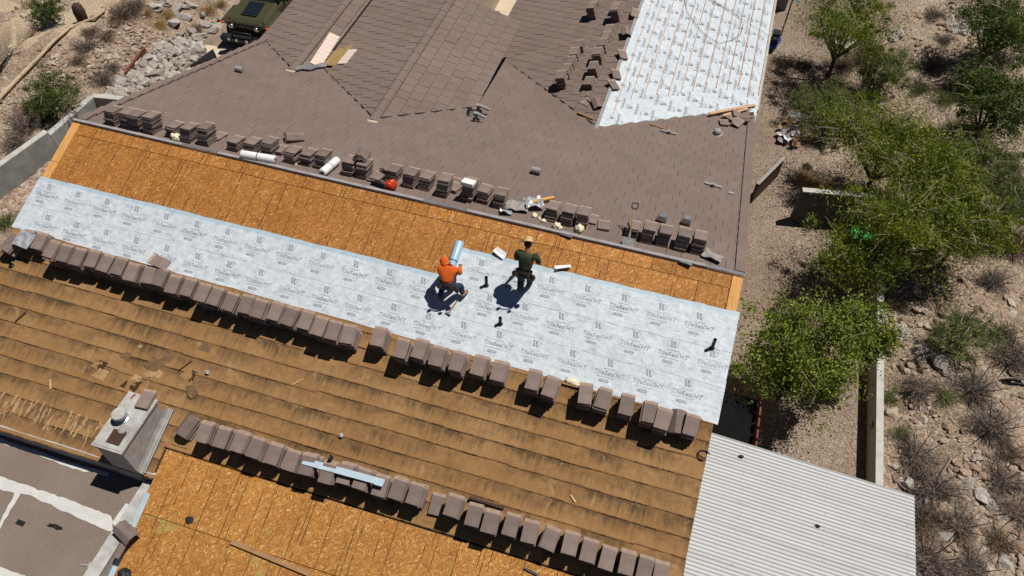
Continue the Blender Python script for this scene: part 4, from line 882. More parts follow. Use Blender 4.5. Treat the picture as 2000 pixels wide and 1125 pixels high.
for (u, v, h), (u2, v2, h2), w_, t_, mat, nm, lab, cat, fn in (
    ((1040, 394, 0.16), (1082, 386, 0.10), 0.07, 0.05, 'new_pine', 'wood_block', 'short orange wooden stake on the ridge debris heap', 'wood', far),
    ((452, 1058, 0.04), (606, 1122, 0.04), 0.09, 0.035, 'old_plank', 'wood_plank', 'long weathered plank lying on the lower bare boards', 'plank', near),
    ((592, 900, 0.565), (750, 943, 0.565), 0.13, 0.012, 'flashing_steel_blue', 'metal_flashing', 'long pale blue metal flashing laid over the lower tile stacks', 'flashing', near),
    ((1024, 1110, 0.04), (1052, 1124, 0.04), 0.035, 0.03, 'black_plastic', 'black_bar', 'short black bar on the lower boards at the bottom edge', 'bar', near),
    ((917, 972, 0.10), (984, 993, 0.10), 0.05, 0.05, 'dark_timber', 'dark_batten', 'dark brown batten behind the lower tile stacks', 'batten', near),
    ((1170, 180, 0.2), (1176, 228, 0.12), 0.13, 0.03, 'batten_wood', 'wood_board', 'pale board leaning at the foot of the far ridge', 'board', far),
    ((966, 487, 0.10), (985, 503, 0.05), 0.12, 0.02, 'white_plastic', 'paper_strip', 'folded white paper strip at the membrane edge between the workers', 'paper', near),
    ((1115, 520, 0.05), (1083, 522, 0.05), 0.08, 0.01, 'white_plastic', 'paper_strip', 'torn white release paper right of the green shirted worker', 'paper', near),
    ((1128, 220, 0.07), (1160, 234, 0.07), 0.05, 0.05, 'old_plank', 'wood_stick', 'short brown stick below the far ridge foot', 'stick', far),
    ((1270, 242, 0.05), (1318, 258, 0.05), 0.04, 0.02, 'old_plank', 'wood_stick', 'thin wooden strip on the brown tiles below the far membrane', 'stick', far),
    ((570, 752, 0.03), (593, 740, 0.03), 0.02, 0.015, 'straw_hat', 'wood_splinter', 'pale wood splinter on the brown felt in the middle', 'splinter', near),
    ((99, 760, 0.03), (98, 741, 0.03), 0.025, 0.015, 'straw_hat', 'wood_splinter', 'yellow wood splinter on the felt at the left', 'splinter', near),
    ((1115, 967, 0.03), (1124, 981, 0.03), 0.03, 0.015, 'straw_hat', 'wood_splinter', 'pale wood splinter on the felt lower right', 'splinter', near),
    ((348, 725, 0.03), (374, 705, 0.03), 0.02, 0.02, 'dark_timber', 'dark_stick', 'thin dark stick on the felt above the chimney', 'stick', near),
    ((30, 628, 0.03), (50, 610, 0.03), 0.035, 0.02, 'dark_timber', 'dark_stick', 'short dark stick on the felt at the left edge', 'stick', near),
    ((1098, 748, 0.05), (1135, 758, 0.05), 0.045, 0.04, 'old_plank', 'wood_stick', 'brown batten piece between the right tile stacks', 'batten', near),
    ((226, 1090, 0.0), (262, 1030, 0.0), 0.12, 0.03, 'stacked_tile_concrete', 'tile_piece', 'narrow brown tile lying on the parapet of the flat roof', 'tile', lambda u, v, h: atz(u, v, ZF+0.23))):
    A, B = Vector(fn(u, v, h)), Vector(fn(u2, v2, h2)); d_ = B-A; bb = MB(); L = d_.length
    bb.box((L/2, 0, 0), (L, w_, t_))
    if nm == 'metal_flashing': bb.box((L*0.95, -0.02, 0.014), (L*0.1, w_, t_))
    if nm == 'paper_strip': bb.box((L*0.5, 0.05, 0.03), (L*0.9, w_*0.6, 0.008), (0.5, 0, 0.1))
    o = thing(bb, nm, mat, lab, cat); o.location = A; o.rotation_euler = d_.to_track_quat('X', 'Z').to_euler()
# tiles and caps on chimney and parapet
for i, (u, v, n, rz, lab) in enumerate(((290, 782, 1, 0.35, 'brown tile lying on the chimney top'), (222, 775, 0, 0, ''))):
    if n: e = stack(tuple(CT_(u-2, v, 0.0)), (0, 0, 0.05), 2, lab, 'single loose tiles'); e.name = 'loose_roof_tile'
bb = MB(); q = CT_(228, 855)
for k in range(6): bb.box(q+Vector((0, -0.11+k*0.045, 0.012+0.003*k)), (0.27, 0.05, 0.02), (0.1, 0, 0))
thing(bb, 'ribbed_tile', 'dark_timber', 'ribbed underside of a tile on the front corner of the chimney', 'tile')
q = atz(246, 1040, ZF+0.30); stack(tuple(q), (0.1, 0.1, 1.2), 1, 'grey cap tile lying on the parapet kerb', 'cap tile piles', VCM, 0.03, 0, 'cap_tile')
bb = MB(); q = Vector(atz(196, 1112, ZF+0.0)); bb.lathe([(0.062, 0), (0.075, 0.10), (0.078, 0.11), (0.02, 0.112)], 18, q); thing(bb, 'paint_tub', 'yellow_paint', 'small yellow tub on the flat roof at the bottom edge', 'tub')
bb = MB(); q = Vector(atz(172, 1104, ZF+0.02)); bb.tube([q+Vector((-0.13, -0.03, 0)), q], 0.014, 8); bb.box(q+Vector((0.07, 0.03, 0)), (0.14, 0.11, 0.012), (0, 0, 0.35)); thing(bb, 'trowel', 'crumpled_foil', 'small trowel lying on the flat roof beside the yellow tub', 'trowel')
for i, (u, v, r, lab) in enumerate(((40, 1021, 0.07, 'flat black scrap on the flat roof, left one'), (370, 1015, 0.085, 'round black hole cover on the lower bare boards'), (243, 1121, 0.13, 'black bucket rim at the bottom edge beside the boards'), (107, 1028, 0.10, 'dark curled scrap on the flat roof middle'))):
    q = Vector(atz(u, v, ZF+0.012) if i != 1 else near(u, v, 0.025)); bb = MB(); (bb.box(q, (0.17, 0.09, 0.012), (0, 0, -0.05)) if i == 0 else bb.blob(q, (r*(1.5 if i == 3 else 1), r*(0.35 if i == 3 else 0.8), 0.010 if i != 2 else 0.08), 3, 0.8 if i == 3 else 0.3, 2.5, i+3)); thing(bb, 'black_scrap', 'black_plastic', lab, 'scrap')
for i, (u, v, mat, lab) in enumerate(((503, 866, 'bright_green', 'green spray mark stick on a lower row tile stack'), (293, 781, 'bright_green', 'green marker on the chimney top'), (319, 874, 'bright_red', 'red marker by the foot of the chimney'), (256, 777, 'bright_red', 'red marker on the chimney top'))):
    q = Vector(CT_(u, v, 0.02)) if i in (1, 3) else Vector(near(u, v, 0.48 if i == 0 else 0.03)); bb = MB(); bb.tube([q, q+Vector((0.03, 0.10, 0.01))], 0.012, 8); thing(bb, 'marker_pen', mat, lab, 'marker')
for i, (u, v) in enumerate(((405, 727), (666, 851), (645, 895))):
    q = near(u, v, 0.05 if i < 2 else 0.60); bb = MB(); bb.blob(q, 0.045 if i != 2 else 0.05, 2, 0.6, 3, i+20); thing(bb, 'litter', ['crumpled_foil', 'crumpled_foil', 'black_plastic'][i], ['dark crumpled litter on the felt above the chimney', 'white litter ball on the felt near the lower stacks', 'black glove on the flashing over the lower stacks'][i], 'litter')
q = near(1372, 888, 0.03); bb = MB(); bb.tube([Vector(q)+Vector((0.10*math.cos(a)+0.02, 0.08*math.sin(a), 0.03+0.01*math.sin(3*a))) for a in np.linspace(0.3, 5.2, 14)], 0.014, 8); thing(bb, 'hose_coil', 'black_plastic', 'small black hose coil on the felt at the right roof edge', 'hose', None, True)
bb = MB(); bb.tube([Vector(onplane(u, v, (SL['3R'], 0, 1), RZ+g3z+SL['3R']*g3x+0.06)) for u, v in ((1335, -10), (1342, 22), (1362, 52), (1385, 74), (1405, 84), (1430, 78), (1447, 66), (1452, 48), (1440, 30), (1420, 18), (1400, 6), (1380, -5))], 0.007, 6); thing(bb, 'air_hose', 'lead_grey', 'thin dark hose looped over the far white membrane', 'hose', None, True)
bb = MB(); bb.tube([Vector(onplane(u, v, (SL['3R'], 0, 1), RZ+g3z+SL['3R']*g3x+0.06)) for u, v in ((1380, -5), (1420, 18), (1450, 37), (1480, 56), (1502, 69))], 0.006, 6); thing(bb, 'power_cord', 'lead_grey', 'straight dark cord crossing the far membrane to the eave', 'cord', None, True)
# broken tiles at the far right roof corner and at the foot of the far ridge
for i, (u, v, rz) in enumerate(((1415, 240, 0.2), (1428, 232, 0.8), (1440, 243, -0.4), (1452, 236, 1.2), (1437, 228, 0.1))):
    q = far(u, v, 0.06); e = stack((q[0], q[1], q[2]+0.02*i), (-TILT+0.1*(i % 3), 0.08*i, rz), 1, f'{ORD[(0, 1, 3, 4, 2)[i]]} broken tile from the left at the far right roof corner', 'broken tiles at the far right corner', LTM if i != 3 else VCM); e.name = 'broken_tile'
for i, (u, v, rz) in enumerate(((1140, 196, 0.4), (1150, 205, 1.0), (1145, 190, -0.3), (1158, 200, 0.7), (1152, 186, 0.2))):
    q = far(u, v, 0.12+0.03*i); e = stack(tuple(q), (-TILT+0.12*(i % 3), 0.1*i-0.2, rz), 2, f'{ORD[(0, 2, 1, 4, 3)[i]]} jumbled tile pair from the left at the far ridge foot', 'jumbled tiles at the far ridge foot'); e.name = 'broken_tile'
for i, (u, v) in enumerate(((1290, 432), (1338, 437))):
    q = Vector(far(u, v, 0.05)); bb = MB(); bb.prism([q+Vector((-0.12, 0, 0)), q+Vector((0.12, -0.02, 0)), q+Vector((0.09, 0, 0.14)), q+Vector((-0.05, 0, 0.16))], (0.02, 0.16, -0.04)); thing(bb, 'metal_vent_hood', 'galvanised', ('low grey metal hood behind the stacks right of the shovel', 'upright grey metal hood behind the rightmost ridge stacks')[i], 'vent hood')
# ------------------------------------------------------------ people
def skin_obj(name, chains, mat, parent, root=None, sub=2):
    """chains: list of lists of (point, radius); points with the same key share a vertex"""
    vs = []; rad = []; ed = []; idx = {}
    for ch in chains:
        prev = None
        for p, r in ch:
            key = tuple(round(c_, 4) for c_ in p)
            if key not in idx: idx[key] = len(vs); vs.append(tuple(p)); rad.append(r if isinstance(r, tuple) else (r, r))
            if prev is not None and prev != idx[key]: ed.append((prev, idx[key]))
            prev = idx[key]
    me = bpy.data.meshes.new(name); me.from_pydata(vs, ed, []); o = bpy.data.objects.new(name, me); link(o, parent)
    md = o.modifiers.new('skin', 'SKIN'); md.use_smooth_shade = True
    if not me.skin_vertices: 
        bpy.context.view_layer.objects.active = o; bpy.ops.mesh.customdata_skin_add()
    for i, r in enumerate(rad): me.skin_vertices[0].data[i].radius = r
    me.skin_vertices[0].data[0].use_root = True
    ss = o.modifiers.new('sub', 'SUBSURF'); ss.levels = sub; ss.render_levels = sub
    dg = bpy.context.evaluated_depsgraph_get(); m2 = bpy.data.meshes.new_from_object(o.evaluated_get(dg)); setm(m2, mat)
    for p in m2.polygons: p.use_smooth = True
    o.modifiers.clear(); o.data = m2; bpy.data.meshes.remove(me); return o
def hand(w_, d_, side):
    """palm and five bent fingers from wrist w_, pointing along d_"""
    d_ = Vector(d_).normalized(); up = Vector((0, 0, 1)); sdv = d_.cross(up).normalized(); dn = sdv.cross(d_) * -1
    ch = []; palm = w_ + d_*0.07
    ch.append([(w_, 0.026), (palm, (0.036, 0.020))])
    for k, L in enumerate((0.072, 0.082, 0.078, 0.062)):
        b0 = palm + sdv*(0.027 - 0.018*k); b1 = b0 + d_*L*0.55 + dn*0.006; b2 = b1 + d_*L*0.35 + dn*0.035
        ch.append([(palm, (0.036, 0.020)), (b0 + d_*0.012, 0.009), (b1, 0.009), (b2, 0.0075)])
    t0 = w_ + d_*0.03 + sdv*0.028*side; ch.append([(w_, 0.026), (t0, 0.013), (t0 + d_*0.04 + sdv*0.025*side, 0.010), (t0 + d_*0.065 + sdv*0.018*side + dn*0.015, 0.008)])
    return ch
def person(label, J, shirt, trousers, boot, sleeve, hat):
    base = (J['ankL']+J['ankR'])*0.5; e = empty('person', (base.x, base.y, base.z-0.10), label=label, cat='person'); off = Vector(e.location); e.scale = (0.92, 0.92, 0.94)
    j = {k: v - off for k, v in J.items()}
    ch = [[(j['pelvis'], (0.10, 0.078)), (j['chest'], (0.105, 0.072)), (j['neckb'], (0.062, 0.058)), (j['head'] - (j['head']-j['neckb'])*0.45, 0.052), (j['head'], (0.085, 0.095)), (j['crown'], (0.075, 0.085))]]
    face = (j['face']-j['head']).normalized(); ch.append([(j['head'], (0.085, 0.095)), (j['head'] + face*0.105 - Vector((0, 0, 0.015)), 0.016)])
    for s in 'LR':
        ch.append([(j['chest'], (0.105, 0.072)), (j['sho'+s], 0.050), (j['elb'+s], 0.045), (j['wri'+s], 0.027)])
        ch.append([(j['pelvis'], (0.11, 0.085)), (j['hip'+s], 0.085), (j['kne'+s], 0.062), (j['ank'+s], 0.042), (j['toe'+s], 0.035)])
        ch += hand(j['wri'+s], j['wri'+s]-j['elb'+s], 1 if s == 'R' else -1)
    skin_obj('body', ch, 'skin', e)
    g = 1.0; end = 'wri' if sleeve == 'long' else 'elb'
    cs = [[(j['pelvis'] + (j['chest']-j['pelvis'])*0.08, (0.148*g, 0.110*g)), (j['chest'], (0.160*g, 0.110*g)), (j['neckb'] - (j['neckb']-j['chest'])*0.25, (0.098, 0.088))]]
    for s in 'LR':
        if sleeve == 'long': cs.append([(j['chest'], (0.160*g, 0.11*g)), (j['sho'+s], 0.076), (j['elb'+s], 0.058), (j['wri'+s] - (j['wri'+s]-j['elb'+s])*0.06, 0.046)])
        else: cs.append([(j['chest'], (0.160*g, 0.11*g)), (j['sho'+s], 0.078), (j['elb'+s] - (j['elb'+s]-j['sho'+s])*0.12, 0.070)])
    skin_obj('shirt', cs, shirt, e)
    tr = [[(j['pelvis'] + (j['chest']-j['pelvis'])*0.18, (0.15, 0.115)), (j['pelvis'], (0.15, 0.115))]]
    for s in 'LR': tr.append([(j['pelvis'], (0.15, 0.115)), (j['hip'+s], 0.098), (j['kne'+s], 0.080), (j['ank'+s] + (j['kne'+s]-j['ank'+s])*0.10, 0.064)])
    skin_obj('trousers', tr, trousers, e)
    for s in 'LR': skin_obj('boot', [[(j['ank'+s] + (j['kne'+s]-j['ank'+s])*0.12, 0.062), (j['ank'+s], 0.064), (j['ank'+s].lerp(j['toe'+s], 0.5), (0.055, 0.048)), (j['toe'+s], (0.050, 0.040))]], boot, e)
    w_ = j['pelvis'] + (j['chest']-j['pelvis'])*0.14; ax = (j['chest']-j['pelvis']).normalized()
    right = (j['hipR']-j['hipL']).normalized(); fw = right.cross(ax) * -1
    bb = MB(); pts = [w_ + right*math.cos(a)*0.185 + fw*math.sin(a)*0.145 for a in np.linspace(0, 2*math.pi, 25)]
    for i in range(24): bb.add([pts[i]-ax*0.03, pts[i+1]-ax*0.03, pts[i+1]+ax*0.03, pts[i]+ax*0.03], [(0, 1, 2, 3)])
    for a, dz, sc in ((0.15, -0.10, 1.0), (3.0, -0.10, 1.0), (-0.9, -0.07, 0.7), (-2.2, -0.07, 0.7)):
        q = w_ + right*math.cos(a)*0.21 + fw*math.sin(a)*0.17 + ax*dz; bb.blob(q, (0.055*sc, 0.05*sc, 0.09*sc), 2, 0.25, 3, a)
    bb.build('tool_belt', 'leather_belt', e)
    if hat == 'straw':
        c_ = j['crown']; up = (j['crown']-j['head']).normalized(); bb = MB()
        bb.lathe([(0.172, 0.004), (0.178, 0.014), (0.14, 0.006), (0.098, 0.010), (0.090, 0.06), (0.078, 0.118), (0.05, 0.132), (0.01, 0.120)], 26, c_ - up*0.045, axis=up); bb.build('straw_hat', 'straw_hat', e, True)
        skin_obj('hair', [[(j['head'] - face*0.03 - up*0.06, 0.075), (j['head'] - face*0.02, 0.092), (j['head'] - face*0.015 + up*0.06, 0.088)]], 'dark_hair', e)
    else:
        skin_obj('hood', [[(j['neckb'] + (j['chest']-j['neckb'])*0.25, 0.115), (j['neckb'] + (j['head']-j['neckb'])*0.4, 0.10), (j['head'] - face*0.025, (0.108, 0.108)), (j['crown'] - face*0.015, (0.098, 0.10))]], shirt, e)
    return e
V_ = Vector
# green shirted worker: standing on the slope, back to the camera, looking down at his hands
b_ = V_(NP(-2.46, -1.36)); gz = lambda x, y: RZ + S*y + 0.035
JG = {'pelvis': b_+V_((0.03, -0.16, 0.80)), 'chest': b_+V_((0.03, 0.03, 1.07)), 'neckb': b_+V_((0.02, 0.12, 1.22)), 'head': b_+V_((0.00, 0.20, 1.31)), 'crown': b_+V_((-0.01, 0.275, 1.36)), 'face': b_+V_((-0.02, 0.28, 1.20)),
      'shoL': b_+V_((-0.18, 0.08, 1.17)), 'shoR': b_+V_((0.23, 0.07, 1.17)), 'elbL': b_+V_((-0.22, 0.09, 0.88)), 'elbR': b_+V_((0.30, 0.10, 0.90)), 'wriL': b_+V_((-0.12, 0.34, 0.84)), 'wriR': b_+V_((0.20, 0.36, 0.88)),
      'hipL': b_+V_((-0.07, -0.14, 0.76)), 'hipR': b_+V_((0.12, -0.14, 0.76)), 'kneL': b_+V_((-0.07, 0.00, 0.42)), 'kneR': b_+V_((0.11, 0.05, 0.44))}
for s, dx, dy in (('L', -0.08, -0.06), ('R', 0.10, 0.10)):
    JG['ank'+s] = V_((b_.x+dx, b_.y+dy, gz(b_.x+dx, b_.y+dy)+0.085)); JG['toe'+s] = V_((b_.x+dx+0.01, b_.y+dy+0.19, gz(b_.x, b_.y+dy+0.19)+0.045))
person('worker in dark green shirt and straw hat standing on the white membrane', JG, 'green_tshirt', 'dark_trousers', 'black_plastic', 'short', 'straw')
# orange worker: crouching and bending over the roll
b_ = V_(NP(-3.90, -1.93))
JO = {'pelvis': b_+V_((0.02, -0.03, 0.58)), 'chest': b_+V_((-0.04, 0.15, 0.80)), 'neckb': b_+V_((-0.10, 0.25, 0.90)), 'head': b_+V_((-0.17, 0.32, 0.93)), 'crown': b_+V_((-0.21, 0.385, 0.96)), 'face': b_+V_((-0.30, 0.34, 0.82)),
      'shoL': b_+V_((-0.22, 0.18, 0.84)), 'shoR': b_+V_((0.12, 0.24, 0.84)), 'elbL': b_+V_((-0.25, 0.38, 0.62)), 'elbR': b_+V_((0.18, 0.36, 0.60)), 'wriL': b_+V_((-0.22, 0.60, 0.52)), 'wriR': b_+V_((0.08, 0.62, 0.50)),
      'hipL': b_+V_((-0.09, -0.02, 0.54)), 'hipR': b_+V_((0.13, -0.02, 0.54)), 'kneL': b_+V_((-0.16, 0.14, 0.33)), 'kneR': b_+V_((0.24, 0.22, 0.36))}
for s, dx, dy in (('L', -0.16, -0.10), ('R', 0.30, 0.10)):
    JO['ank'+s] = V_((b_.x+dx, b_.y+dy, gz(b_.x+dx, b_.y+dy)+(0.085 if s == 'L' else 0.12))); JO['toe'+s] = V_((b_.x+dx+(0.07 if s == 'R' else -0.02), b_.y+dy+0.18, gz(b_.x, b_.y+dy+0.18)+0.045))
person('worker in orange hooded shirt crouching over the blue membrane roll', JO, 'orange_hoodie', 'blue_jeans', 'tan_boot', 'long', 'hood')
q = near(884, 600, 0.05); bb = MB(); bb.box((0, 0, 0), (0.025, 0.30, 0.02)); o = bb.build('claw_hammer', 'old_plank'); tag(o, 'claw hammer lying on the membrane below the orange worker', 'hammer'); o.location = q; o.rotation_euler = (TILT, 0, -0.3)
bb = MB(); bb.box((0, -0.16, 0.005), (0.12, 0.03, 0.03)); bb.build('hammer_head', 'lead_grey', o)

# ------------------------------------------------------------ vehicle (nose towards the camera)
car = empty('pickup_truck', (-16.2, 11.95, 0.012), (0, 0, math.radians(3)), 'olive green off-road pickup parked on the driveway behind the roof', 'truck')
def part(name, mats, parent=car, smooth=False, **k): return None
def cbox(name, mat, c_, d_, parent=car, bev=0.04, taper=1.0, rot=(0, 0, 0)):
    bb = MB(); bb.box((0, 0, 0), d_, (0, 0, 0), 0, taper); o = bb.build(name, mat, parent); o.location = c_; o.rotation_euler = rot
    if bev:
        md = o.modifiers.new('bevel', 'BEVEL'); md.width = bev; md.segments = 3
        for p in o.data.polygons: p.use_smooth = False
    return o
cbox('body', 'olive_paint', (0, 0.35, 0.88), (1.56, 4.6, 0.52), bev=0.08)
bb = MB(); bb.add([(-0.62, -2.05, 1.10), (0.62, -2.05, 1.10), (0.72, -0.75, 1.24), (-0.72, -0.75, 1.24), (-0.66, -2.12, 0.80), (0.66, -2.12, 0.80), (0.76, -0.75, 0.8), (-0.76, -0.75, 0.8)], [(0, 1, 2, 3), (4, 5, 1, 0), (5, 6, 2, 1), (7, 4, 0, 3), (6, 7, 3, 2)]); hood = bb.build('hood', 'olive_paint', car); hood.modifiers.new('bevel', 'BEVEL').width = 0.05
cbox('hood_vent', 'dark_glass', (0, -1.25, 1.205), (0.62, 0.72, 0.03), hood, 0.012, 0.9, (0.105, 0, 0)); cbox('vent_lip', 'black_plastic', (0, -1.66, 1.17), (0.60, 0.07, 0.05), hood, 0.01)
gr = cbox('grille', 'black_plastic', (0, -2.13, 0.93), (1.24, 0.06, 0.34), car, 0.02)
for k in range(7): cbox('grille_slot', 'dark_glass', (-0.27+0.09*k, -2.165, 0.94), (0.045, 0.02, 0.24), gr, 0.0)
for sx_ in (-1, 1):
    bb = MB(); bb.lathe([(0.10, 0), (0.105, 0.04), (0.09, 0.06), (0.03, 0.07)], 20, (sx_*0.48, -2.15, 0.96), axis=(0, -1, 0)); h = bb.build('headlight', 'chrome_grey', car, True)
    cbox('fender', 'olive_paint', (sx_*0.80, -1.52, 1.02), (0.34, 1.15, 0.12), car, 0.04, 0.85); cbox('fender', 'olive_paint', (sx_*0.82, 1.75, 1.02), (0.28, 1.15, 0.12), car, 0.04, 0.85)
    cbox('side_lamp', 'amber_lamp', (sx_*0.86, -2.06, 1.00), (0.12, 0.08, 0.07), car, 0.015); cbox('side_step', 'black_plastic', (sx_*0.84, 0.1, 0.50), (0.16, 2.0, 0.07), car, 0.02)
    d = cbox('door', 'olive_paint', (sx_*0.785, 0.05, 0.95), (0.05, 1.0, 0.56), car, 0.02); cbox('handle', 'black_plastic', (sx_*0.82, 0.38, 1.08), (0.03, 0.14, 0.03), d, 0.0)
    d = cbox('door', 'olive_paint', (sx_*0.785, 1.02, 0.95), (0.05, 0.86, 0.56), car, 0.02); cbox('handle', 'black_plastic', (sx_*0.82, 1.32, 1.08), (0.03, 0.14, 0.03), d, 0.0)
    for p_ in d.parent.children: pass
    cbox('mirror', 'black_plastic', (sx_*0.98, -0.55, 1.32), (0.18, 0.08, 0.16), car, 0.02)
    cbox('side_window', 'dark_glass', (sx_*0.72, 0.45, 1.46), (0.03, 1.7, 0.36), car, 0.0, 1.0)
    for yw in (-1.52, 1.78):
        wh = empty('wheel', (sx_*0.80, yw, 0.42)); wh.parent = car
        bb = MB(); bb.lathe([(0.27, -0.13), (0.39, -0.14), (0.42, -0.10), (0.42, 0.10), (0.39, 0.14), (0.27, 0.13)], 28, (0, 0, 0), axis=(1, 0, 0)); bb.build('tyre', 'tyre_rubber', wh)
        bb = MB(); bb.lathe([(0.26, -0.05), (0.26, 0.145*1), (0.22, 0.12), (0.08, 0.10), (0.05, 0.15)], 24, (0, 0, 0), axis=(sx_, 0, 0)); bb.build('rim', 'black_plastic', wh)
for o in list(car.children):
    pass
fix = [o for o in bpy.data.objects if o.parent and o.parent.name.startswith(('door', 'hood', 'grille')) and o.parent.parent == car]
for o in fix: o.location = Vector(o.location) - (Vector(o.parent.location) if o.parent.name.split('.')[0] != 'hood' else Vector((0, 0, 0)))
bmp_ = cbox('bumper', 'black_plastic', (0, -2.38, 0.62), (1.72, 0.26, 0.20), car, 0.04)
bb = MB(); bb.tube([(-0.4, -0.02, 0.1), (-0.36, -0.04, 0.3), (0.36, -0.04, 0.3), (0.4, -0.02, 0.1)], 0.03, 8); bb.build('bull_bar', 'black_plastic', bmp_, True)
for x_ in (-0.5, -0.2, 0.2, 0.5):
    bb = MB(); bb.lathe([(0.05, 0), (0.055, 0.04), (0.02, 0.05)], 14, (x_, -0.13, 0.05), axis=(0, -1, 0)); bb.build('fog_lamp', 'chrome_grey', bmp_)
bb = MB(); bb.add([(-0.70, -0.78, 1.24), (0.70, -0.78, 1.24), (0.62, -0.42, 1.68), (-0.62, -0.42, 1.68)], [(0, 1, 2, 3)]); bb.build('windscreen', 'dark_glass', car)
bb = MB(); bb.add([(-0.75, -0.80, 1.22), (0.75, -0.80, 1.22), (0.66, -0.40, 1.72), (-0.66, -0.40, 1.72), (-0.66, 1.55, 1.72), (0.66, 1.55, 1.72), (0.75, 1.6, 1.15), (-0.75, 1.6, 1.15)], [(3, 2, 5, 4), (4, 5, 6, 7), (0, 3, 4, 7), (1, 6, 5, 2)]); bb.build('cab', 'black_plastic', car)
cbox('cargo_bed', 'olive_paint', (0, 2.3, 1.10), (1.58, 1.3, 0.25), car, 0.03)
cbox('wiper_cowl', 'black_plastic', (0, -0.76, 1.245), (1.2, 0.1, 0.03), car, 0.01)

# ------------------------------------------------------------ walls and fences around the house
def seg_wall(name, pts, w_, z0, z1, mats, capmat, label, cat, capw=0.03):
    e = empty(name, (pts[0][0], pts[0][1], 0), label=label, cat=cat); o3 = Vector(e.location)
    for (a, c_, h) in zip(pts[:-1], pts[1:], z1):
        A, B = Vector((*a, 0)), Vector((*c_, 0)); d_ = (B-A).normalized(); n_ = Vector((-d_.y, d_.x, 0))*w_/2
        bb = MB(); bb.prism([tuple(q-o3+Vector((0, 0, z0))) for q in (A-n_, B-n_, B+n_, A+n_)], (0, 0, h-z0-0.03)); bb.build('wall_section', mats, e)
        n_ = n_*(1+capw/w_*2); bb = MB(); bb.prism([tuple(q-o3+Vector((0, 0, h-0.03))) for q in (A-n_, B-n_, B+n_, A+n_)], (0, 0, 0.035)); bb.build('coping', capmat, e)
    return e
W0 = (WA[0]-(WB[0]-WA[0])*3-0.1, WA[1]-(WB[1]-WA[1])*3)
seg_wall('retaining_wall', [W0, (WB[0]-0.1, WB[1]), (WD[0]-0.08, WD[1]+0.08), (WE[0]+1.0, WE[1]+0.3)], 0.20, -0.6, (0.92, 0.78, 0.785), 'concrete_wall', 'concrete_cap', 'grey concrete retaining wall stepping down beside the left gable', 'wall', 0.0)
seg_wall('boundary_wall', [(6.02, -9), (6.0, 3.5), (5.98, 6.4)], 0.15, -0.3, (0.66, 0.66), 'cream_wall', 'concrete_cap', 'cream rendered boundary wall along the gravel yard on the right', 'wall', 0.01)
A = gpix(1543, 428); B = gpix(1640, 440)
seg_wall('block_wall', [(A.x, A.y), (B.x+0.5, B.y+0.2)], 0.18, -0.2, (1.25,), 'dark_block', 'concrete_cap', 'dark grey free-standing wall panel under the big tree', 'wall', 0.0)
e = empty('slat_gate', (2.15, 7.6, 0), (0, 0, 0), 'dark brown wooden gate standing open beside the roof edge', 'gate')
A, B = gpix(1466, 398), gpix(1518, 345); d_ = B-A; e.location = A; e.rotation_euler = (0, 0, math.atan2(d_.y, d_.x)); L = d_.length
for k in range(5): bb = MB(); bb.box((L/2, 0, 0.12+0.15*k), (L, 0.03, 0.13)); bb.build('board', 'dark_timber', e)
for x_ in (0.03, L-0.03): bb = MB(); bb.box((x_, 0.02, 0.4), (0.07, 0.06, 0.8)); bb.build('post', 'dark_timber', e)
bb = MB(); bb.box((L/2, 0.0, 0.83), (L, 0.10, 0.04)); bb.build('top_rail', 'cement_board', e)
# lean-to between roof and patio cover
e = empty('lean_to', (2.1, -2.2, 0), label='low lean-to with a corrugated strip and painted dark shade beside the right roof edge', cat='lean-to')
n = 24; vs = []
for i in range(n+1):
    x = 0.0 + 0.9*i/n
    for y in (0.0, 0.32): vs.append((x, y, 1.55 + 0.018*math.sin(i*2.1)))
mesh_obj('corrugated_sheet', vs, [(2*i, 2*i+2, 2*i+3, 2*i+1) for i in range(n)], 'cream_wall', e)
for y_ in (0.5, 0.8, 1.1, 1.4, 1.7): bb = MB(); bb.box((0.95, y_, 0.8), (0.04, 0.22, 1.6)); bb.build('fence_board', 'rusty_steel', e)
bb = MB(); bb.box((0.45, 1.1, 1.30), (0.95, 1.5, 0.04)); bb.build('shade_sheet', 'painted_shade', e)  # near-black sheet standing in for the shadowed opening here
# ------------------------------------------------------------ corrugated patio cover
pc = empty('patio_cover', (5.9, -2.54, 0), label='white corrugated metal patio cover attached to the right side of the house', cat='patio cover')
PZ = lambda x: RZ - 1.95 - (x-1.9)*0.081
y = -2.54; k = 0; wave = 0.0762
while y > -9.5:
    nw = 9; vs = []; fs = []; seg = 8; xs_ = [1.78, 2.7, 3.8, 4.8, 5.91]
    for i in range(nw*seg+1):
        yy = y - wave*i/seg; zz_ = 0.017*math.cos(2*math.pi*i/seg) + (0.003 if k % 2 else 0)
        for x in xs_: vs.append((x-5.9, yy+2.54, PZ(x) + zz_))
    m_ = len(xs_)
    for i in range(nw*seg):
        for t in range(m_-1): fs.append((i*m_+t, i*m_+t+1, (i+1)*m_+t+1, (i+1)*m_+t))
    mesh_obj('corrugated_sheet', vs, fs, 'corrugated_white', pc, True); y -= wave*(nw-1); k += 1
for yy in (-2.75, -5.5, -8.5): bb = MB(); bb.box((-0.15, yy+2.54, PZ(5.75)/2-0.05), (0.10, 0.10, PZ(5.75)-0.12)); bb.build('post', 'dark_timber', pc)
for x in (2.6, 4.2, 5.75): bb = MB(); bb.box((x-5.9, -3.4, PZ(x)-0.07), (0.05, 6.7, 0.09)); bb.build('purlin', 'dark_timber', pc)
